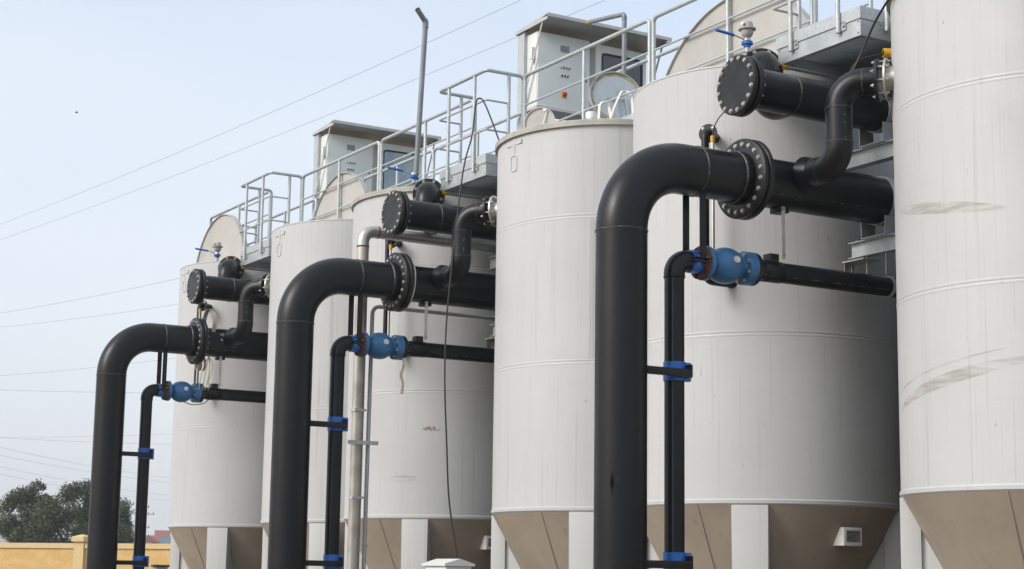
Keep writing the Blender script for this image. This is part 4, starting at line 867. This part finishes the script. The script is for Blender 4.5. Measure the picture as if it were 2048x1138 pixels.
# old webbing and rope left on the farthest pipes
yf = PY + 2 * S
b = MB(); b.lathe([(MR + .006, 10.13), (MR + .012, 10.13), (MR + .012, 10.20), (MR + .006, 10.20), (MR + .006, 10.13)], (0, yf, MZ), (.999, 0, .03), 40)
t = thing('pipe_sling', (10.16, yf, 4.2), 'beige webbing sling tied round the farthest thick pipe, rope ends hanging', 'strap'); part('band', b, 'rope', t)
for k in range(4):
    x = 10.02 + .05 * k
    b = MB(); b.tube(smooth_path([(10.14, yf - .1, MZ - MR - .01), (x, yf - .2, MZ - .42), (x + random.uniform(-.05, .05), yf - .2, MZ - .62), (x + random.uniform(-.06, .06), yf - .16, MZ - .80)]), .007, 6); part('rope_end', b, 'rope', t)
t = thing('pipe_sling', (10.18, SY + 2 * S, SZ), 'beige webbing wound twice round the farthest small pipe', 'strap')
for x in (10.13, 10.20):
    b = MB(); b.lathe([(SR + .018, x), (SR + .024, x), (SR + .024, x + .045), (SR + .018, x + .045), (SR + .018, x)], (0, SY + 2 * S, SZ), (.998, .03, .05), 32); part('band', b, 'rope', t)
t = thing('loose_cable', (9.95, SY + 2 * S, SZ - .2), 'thin black cable sagging under the farthest check valve', 'cable')
b = MB(); b.tube(smooth_path([(10.22, SY + 2 * S - .1, SZ - .05), (10.10, SY + 2 * S - .14, SZ - .17), (9.90, SY + 2 * S - .15, SZ - .21), (9.74, SY + 2 * S - .14, SZ - .17)]), .007, 8); part('sheath', b, 'cable', t)
t = thing('rag_strip', (10.08, SY + S, SZ - .3), 'beige rag strip hanging under the middle check valve', 'rag')
b = ribbon(smooth_path([(10.06, SY + S - .1, SZ - .14), (10.05, SY + S - .12, SZ - .25), (10.02, SY + S - .11, SZ - .36), (10.045, SY + S - .12, SZ - .47), (10.03, SY + S - .12, SZ - .60)]), (.035, -.01, 0)); part('strip', b, 'rope', t)
b = MB(); b.lathe([(.30, 10.022), (.377, 10.022), (.377, 10.036), (.30, 10.036)], (0, PY + S, MZ), (1, 0, 0), 64)
solo('backing_ring', b, 'stainless', 'pale steel backing ring behind the middle thick pipe flange', 'ring')

# ------------------------------------------------------------------ background: wall, trees, houses, pole, lines
A = Vector((18.467, 70.075, 0)); B = Vector((22.818, 63.055, 0)); wd = (B - A).normalized(); wnrm = Vector((-wd.y, wd.x, 0)); wnrm = -wnrm if wnrm.dot(A) > 0 else wnrm
t = thing('boundary_wall', tuple(A), 'ochre plastered boundary wall with coping and piers', 'wall')
def wbox(s0, s1, d0, d1, z0, z1):
    b = MB(); c = A + wd * ((s0 + s1) / 2) + wnrm * ((d0 + d1) / 2); b.obox((c.x, c.y, (z0 + z1) / 2), wd, wnrm, Vector((0, 0, 1)), ((s1 - s0) / 2, (d1 - d0) / 2, (z1 - z0) / 2)); return b
sp = 3.85
b = wbox(-60, 60, -.11, .11, 0, 2.40); part('panel', b, 'plaster', t, False)
b = wbox(-60, 60, -.17, .17, 2.402, 2.60); part('coping', b, 'plaster_trim', t, False)
for k in range(-6, 7):
    s_ = sp + .22 + k * 8.5
    b = wbox(s_ - .24, s_ + .24, -.20, .22, 0, 2.66); p = part('pier', b, 'plaster_trim', t, False)
    c = A + wd * s_ + wnrm * .01; b = MB(); Zv = Vector((0, 0, 1)); v = []
    for z, h in ((2.66, .30), (2.84, .30), (2.93, .05)):
        for i, j in ((-1, -1), (1, -1), (1, 1), (-1, 1)): v.append(c + wd * (h * i) + wnrm * (h * j) + Zv * z)
    b.add(v, [(3, 2, 1, 0), (0, 1, 5, 4), (1, 2, 6, 5), (2, 3, 7, 6), (3, 0, 4, 7), (4, 5, 9, 8), (5, 6, 10, 9), (6, 7, 11, 10), (7, 4, 8, 11), (8, 9, 10, 11)]); part('pier_cap', b, 'plaster_trim', p, False)

def leaves(blobs, n, size, seed):
    rnd = random.Random(seed); mb = MB(); v = []; f = []
    wts = [b_[3] ** 2 for b_ in blobs]
    for i in range(n):
        x, y, z, r_ = rnd.choices(blobs, wts)[0]
        d = Vector((rnd.gauss(0, 1), rnd.gauss(0, 1), rnd.gauss(0, .85))).normalized(); q = rnd.random() ** .42
        c = Vector((x, y, z)) + d * (r_ * q * rnd.uniform(.75, 1.12))
        nn = (d + Vector((rnd.gauss(0, .8), rnd.gauss(0, .8), rnd.gauss(0.3, .8)))).normalized()
        u = nn.orthogonal().normalized(); u = Quaternion(nn, rnd.uniform(0, 6.28)) @ u; w_ = nn.cross(u); s_ = size * rnd.uniform(.6, 1.35)
        o = len(v); v += [c - u * s_, c + w_ * s_ * .45 + nn * s_ * .15, c + u * s_, c - w_ * s_ * .45 + nn * s_ * .15]; f.append((o, o + 1, o + 2, o + 3))
    return mb.add(v, f)
def tree(name, base, blobs, n, size, limbs, label, m='leaf', seed=1, cat='tree', group='trees beyond the wall'):
    t = thing(name, base, label, cat, group)
    b = MB(); bx = Vector(base)
    for pth, r0, r1 in limbs: 
        P = smooth_path([bx + Vector(q) for q in pth], 4); b.tube(P, [r0 + (r1 - r0) * i / (len(P) - 1) for i in range(len(P))], 8)
    if limbs: part('trunk', b, 'bark', t)
    b = leaves([(bx.x + q[0], bx.y + q[1], bx.z + q[2], q[3]) for q in blobs], n, size, seed); part('crown', b, m, t, False)
    return t
rr = random.Random(11)
def blobset(cx, cz, hw, hh, n, rmin, rmax, lo):
    out = []
    while len(out) < n:
        x, y, z = (rr.uniform(-1, 1) for _ in range(3))
        if x * x + y * y * .7 + z * z < 1: out.append((cx + x * hw, y * hw * .75, max(lo, cz + z * hh), rr.uniform(rmin, rmax)))
    return out
tree('leafy_tree', (29.4, 106.0, 0), blobset(0, 4.25, 1.6, 2.1, 40, .36, .70, 2.4) + [(.45, 0, 6.75, .28), (.75, 0, 6.5, .25), (.2, 0, 6.3, .5)], 19000, .085,
     [([(0, 0, 0), (.1, 0, 1.6), (.35, 0, 3.4), (.7, 0, 5.0)], .20, .06), ([(.1, 0, 1.6), (-.5, .1, 3.0), (-1.2, 0, 4.2)], .11, .03), ([(.3, 0, 3.0), (-.1, 0, 4.4), (.1, 0, 5.8)], .08, .02), ([(.1, 0, 2.0), (.9, 0, 3.2), (1.4, 0, 4.4)], .09, .03)],
     'loose leafy tree with branches showing, at the left edge beyond the wall', seed=3)
tree('leafy_tree', (31.6, 103.3, 0), blobset(.1, 4.1, 2.9, 2.25, 60, .45, .85, 2.2) + [(-2.3, -.4, 4.4, .75), (-2.5, -.4, 3.4, .8), (-2.2, -.4, 2.6, .8), (-1.7, -.4, 5.0, .6), (-2.0, -.6, 4.9, .7), (-1.4, -.6, 3.0, .9), (0, -.6, 2.8, .9), (1.4, -.6, 2.8, .9)] + [(2.6, 0, 4.6, .5), (2.9, 0, 3.4, .55), (3.0, 0, 2.6, .5)] + [(-.6, 0, 6.2, .6), (-.2, 0, 6.3, .55)], 50000, .082,
     [([(0, 0, 0), (-.1, 0, 2.0), (-.2, 0, 4.0)], .24, .10), ([(-.1, 0, 2.2), (-1.0, .1, 3.6), (-1.6, 0, 4.8)], .12, .03), ([(-.1, 0, 2.4), (.9, 0, 3.6), (1.6, 0, 4.6)], .12, .03)],
     'dense rounded green tree behind the farthest thick riser', seed=5)
tree('shrub', (28.6, 108.5, 0), [(0, 0, 2.1, .7), (.8, 0, 2.0, .6), (-.8, 0, 2.2, .8), (1.6, .2, 1.9, .6)], 2600, .10, [], 'dark shrub showing over the wall at the left edge', seed=7, cat='shrub', group='shrubs beyond the wall')
tree('shrub', (35.4, 100.0, 0), [(0, 0, 2.2, .45), (.7, 0, 2.2, .45), (-.7, 0, 2.1, .4), (1.3, 0, 2.1, .35)], 2400, .08, [], 'bright green shrub over the wall left of the small riser', 'leaf_light', 9, 'shrub', 'shrubs beyond the wall')
tree('shrub', (39.6, 108.0, 0), [(0, 0, 2.5, .5), (.7, 0, 2.4, .5), (-.6, 0, 2.4, .45)], 2200, .08, [], 'reddish shrub over the wall below the red roof', 'leaf_red', 10, 'shrub', 'shrubs beyond the wall')
tree('shrub', (41.4, 107.6, 0), [(0, 0, 2.7, .6), (.7, 0, 2.6, .6), (1.4, 0, 2.6, .55)], 2200, .09, [], 'grey green bush at the foot of the teal roof', 'leaf', 12, 'shrub', 'shrubs beyond the wall')

def house(name, base, face, wdt, dep, h, rh, wm, rm, label, wins=(), rdir=True):
    """gabled house; face = unit vector along its front, windows are (s, z, w, h)"""
    t = thing(name, base, label, 'building', 'buildings in the distance'); o_ = Vector(base); u = Vector(face).normalized(); nn = Vector((u.y, -u.x, 0)); nn = nn if nn.dot(o_) < 0 else -nn; Z = Vector((0, 0, 1))
    b = MB(); b.obox(o_ + Z * (h / 2), u, nn, Z, (wdt / 2, dep / 2, h / 2)); part('wall', b, wm, t, False)
    e = .35; b = MB()
    if rh > 0:
        a = [o_ + u * (wdt / 2 + e) * i + nn * (dep / 2 + e) * j + Z * (h + .01) for i, j in ((-1, 1), (-1, -1))]
        b.prism([a[0], a[0] + Z * .12, o_ - u * (wdt / 2 + e) + Z * (h + rh), a[1] + Z * .12, a[1]], u * (wdt + 2 * e))
    else: b.obox(o_ + Z * (h + .11), u, nn, Z, (wdt / 2 + .2, dep / 2 + .2, .1))
    part('roof', b, rm, t, False)
    for s_, z, ww, hh in wins:
        b = MB(); b.obox(o_ + u * s_ + nn * (dep / 2 + .03) + Z * z, u, nn, Z, (ww / 2 + .08, .03, hh / 2 + .08)); wf = part('window', b, 'house_white', t, False)
        b = MB(); b.obox(o_ + u * s_ + nn * (dep / 2 + .065) + Z * z, u, nn, Z, (ww / 2, .006, hh / 2)); part('pane', b, 'dark_window', wf, False)
    return t
HD = (.944, -.33, 0)
house('white_building', (40.2, 158.0, 0), (.967, -.255, 0), 6.6, 6, 6.1, 0, 'house_white', 'concrete', 'white flat building with dark windows behind the left tree', [(x, 5.25, 1.15 if i else 1.5, 1.0) for i, x in enumerate((.25, 1.55, 2.75))])
house('white_gable_house', (115.1, 330.3, 0), (.33, .944, 0), 6, 1.5, 7.0, 1.5, 'house_white', 'roof_red', 'narrow white gabled house at the left of the red roofs')
house('red_roof_house', (116.6, 331.5, 0), HD, 2.3, 5, 6.9, 1.5, 'house_cream', 'roof_red', 'house with red tiled roof left of the farthest tank', [(-.7, 5.6, .7, .9)])
house('teal_roof_house', (117.5, 327.0, 0), HD, 1.7, 3, 6.4, 1.7, 'house_cream', 'roof_teal', 'small house with teal roof next to the farthest tank', [(-.3, 5.4, .6, .8)])
house('tall_red_house', (119.4, 334.5, 0), HD, 2.4, 4, 7.6, 1.9, 'house_cream', 'roof_red', 'taller red roofed house peeking out beside the farthest tank')
house('pale_house', (112.6, 334.0, 0), HD, 2.2, 4, 7.6, 1.5, 'house_cream', 'roof_red', 'pale house with red roof behind the utility pole', [(-.5, 6.9, .5, .7), (.5, 6.9, .5, .7)])
def utility_pole(base, h, label, seed):
    rnd = random.Random(seed); t = thing('utility_pole', base, label, 'pole', 'utility poles'); o_ = Vector(base); u = Vector((.944, -.33, 0)); Z = Vector((0, 0, 1))
    b = MB(); b.tube([o_, o_ + Z * h], [.20, .11], 12); part('mast', b, 'concrete', t)
    for z, ww in ((h - .35, .75), (h - 1.2, 1.5), (h - 2.9, .9)):
        b = MB(); b.obox(o_ + Z * z, u, u.cross(Z), Z, (ww, .05, .05)); ca = part('crossarm', b, 'concrete', t, False)
        for s_ in (-.9, -.45, .45, .9):
            q = MB(); q.lathe([(.03, 0), (.07, .05), (.04, .12), (.07, .18), (.02, .26)], o_ + Z * (z + .05) + u * (ww * s_), Z, 8); part('insulator', q, 'black_steel', ca)
    return t
utility_pole((63.5, 189.7, 0), 9.15, 'concrete utility pole with crossarms beside the right side of the tree', 1)
utility_pole((74.9, 217.5, 0), 9.9, 'utility pole half hidden behind the farthest small riser', 2)
LN = [((23.711, 94.514, 20), (27.995, 46.555, 20), 'topmost power line crossing the sky'), ((24.919, 99.106, 20), (30.29, 45.045, 20), 'second power line crossing the sky behind the vent pipe'),
      ((21.915, 86.26, 14), (25.543, 71.176, 14), 'power line meeting the farthest tank near its top'), ((23.259, 91.369, 14), (28.06, 78.366, 14), 'power line just below the upper pipe of the farthest tank'),
      ((24.681, 96.301, 12), (29.715, 82.626, 12), 'power line passing behind the farthest pipe elbow'), ((24.13, 93.97, 11), (32.025, 89.574, 11), 'nearly level power line at the farthest check valve'),
      ((27.917, 108.011, 9.5), (35.335, 98.498, 9.5), 'upper of two power lines meeting at the left edge'), ((28.027, 108.429, 9.5), (38.19, 106.371, 9.5), 'lower of two power lines meeting at the left edge'),
      ((36.194, 139.834, 11), (62.488, 173.575, 11), 'highest of the faint lines sloping down to the pole'), ((38.835, 149.873, 11), (65.732, 182.519, 11), 'second faint line sloping down to the pole'),
      ((38.75, 149.316, 10), (69.068, 191.582, 10), 'third faint line sloping above the trees'), ((41.927, 161.392, 10), (74.601, 206.84, 10), 'lowest faint line sloping behind the trees')]
for i, (p, q, lab) in enumerate(LN):
    p = Vector(p); q = Vector(q); e = q - p; p2 = p - e * .35; q2 = q + e * .35; b = MB(); n = 16; sg = .008 * (q2 - p2).length
    pts = [p2.lerp(q2, k / n) - Vector((0, 0, sg * (1 - (2 * k / n - 1) ** 2) - sg * .75)) for k in range(n + 1)]
    b.tube(pts, .0078 if i < 8 else .010, 6); solo('power_line', b, 'wire', lab, 'power line', 'power lines')
t = thing('bird', (25.19, 86.4, 24.74), 'tiny dark bird flying in the sky at upper left', 'bird')
b = MB(); b.lathe([(0, -.09), (.02, -.06), (.03, 0), (.02, .05), (0, .10)], (25.19, 86.4, 24.74), (1, 0, .1), 8)
for s_ in (-1, 1): b.add([(25.15, 86.4, 24.75), (25.23, 86.4, 24.75), (25.20, 86.4 + .1 * s_, 24.80), (25.14, 86.4 + .16 * s_, 24.77)], [(0, 1, 2, 3)])
part('body', b, 'bird', t)
t = thing('meter_box', (20.6, 57.0, 0), 'dark grey box low beside the farthest small riser, before the wall', 'box')
b = MB(); b.box((20.05, 56.6, 0), (20.45, 56.95, 1.72)); part('body', b, 'concrete', t, bevel=.02)
b = MB(); b.box((20.0, 56.55, 1.722), (20.5, 57.0, 1.80)); part('cap', b, 'black_steel', t, bevel=.01)

# long dark block added behind the tanks to keep the gaps between them dark
t = thing('gap_backdrop', (16.5, 17, 0), 'long dark block added behind the tanks to darken the narrow gaps', 'building')
b = MB(); b.box((13.9, 3.0, 0), (19.0, 31.0, 6.3)); part('wall', b, 'backdrop_dark', t, False)
b = MB(); b.box((13.8, 2.9, 6.302), (19.1, 31.1, 6.45)); part('roof', b, 'backdrop_dark', t, False)
for k in range(14):
    b = MB(); b.box((13.86, 3.9 + 2 * k, .0), (13.899, 4.0 + 2 * k, 6.3)); part('backdrop_rib', b, 'backdrop_dark', t, False)

# thin air between camera and the far trees
hz = bpy.data.materials.new('haze'); hz.use_nodes = True; hz.node_tree.nodes.remove(hz.node_tree.nodes['Principled BSDF'])
pv = hz.node_tree.nodes.new('ShaderNodeVolumePrincipled'); pv.inputs['Color'].default_value = (0.93, 0.96, 1.0, 1); pv.inputs['Density'].default_value = 0.0005; pv.inputs['Anisotropy'].default_value = 0.0
hz.node_tree.links.new(pv.outputs[0], hz.node_tree.nodes['Material Output'].inputs['Volume'])
b = MB(); b.box((-510, -510, -1), (660, 710, 28)); me = b.mesh('haze', (0, 0, 0), None, False); me.materials.append(hz)
o = bpy.data.objects.new('haze', me); COL.objects.link(o); o['kind'] = 'stuff'; o['label'] = 'thin pale haze over the whole site'

c = Vector((MX, PY, 0)); rt0 = [o for o in bpy.data.objects if o.name.startswith('discharge_pipe') and o.parent is None]
near = min(rt0, key=lambda o: o.location.y); far = max(rt0, key=lambda o: o.location.y)
b = surf_patch(MX, PY, MR + .0015, -2.56, -2.42, lambda t: 2.33 + .04 * math.sin(9 * t), lambda t: 2.46 - .03 * math.sin(11 * t)); part('tape_patch', b, 'tape', near)
b = surf_patch(MX, PY, MR + .0018, -2.34, -2.22, lambda t: 2.41 + .008 * math.sin(9 * t), lambda t: 2.414 + .012 * math.sin(9 * t)); part('scratch', b, 'bead', near)
def chalk(body, x, z, size):
    cu = bpy.data.curves.new('chalk', 'FONT'); cu.body = body; cu.size = size; cu.extrude = .0005
    o = bpy.data.objects.new('tmp', cu); COL.objects.link(o); bpy.context.view_layer.update()
    me = bpy.data.meshes.new_from_object(o.evaluated_get(bpy.context.evaluated_depsgraph_get())); bpy.data.objects.remove(o)
    me.materials.clear(); me.materials.append(MATS['chalk'])
    rr_ = MR + .0055; b0 = far.location
    for v in me.vertices:                       # wrap the writing round the pipe
        a = (z + v.co.y) / rr_; v.co = Vector((x + v.co.x, yf - rr_ * math.cos(a) - v.co.z, MZ + rr_ * math.sin(a))) - b0
    o = bpy.data.objects.new('chalk_mark', me); COL.objects.link(o); o.parent = far
chalk('1000', 10.27, .09, .075); chalk('4-43', 10.27, .0, .075)
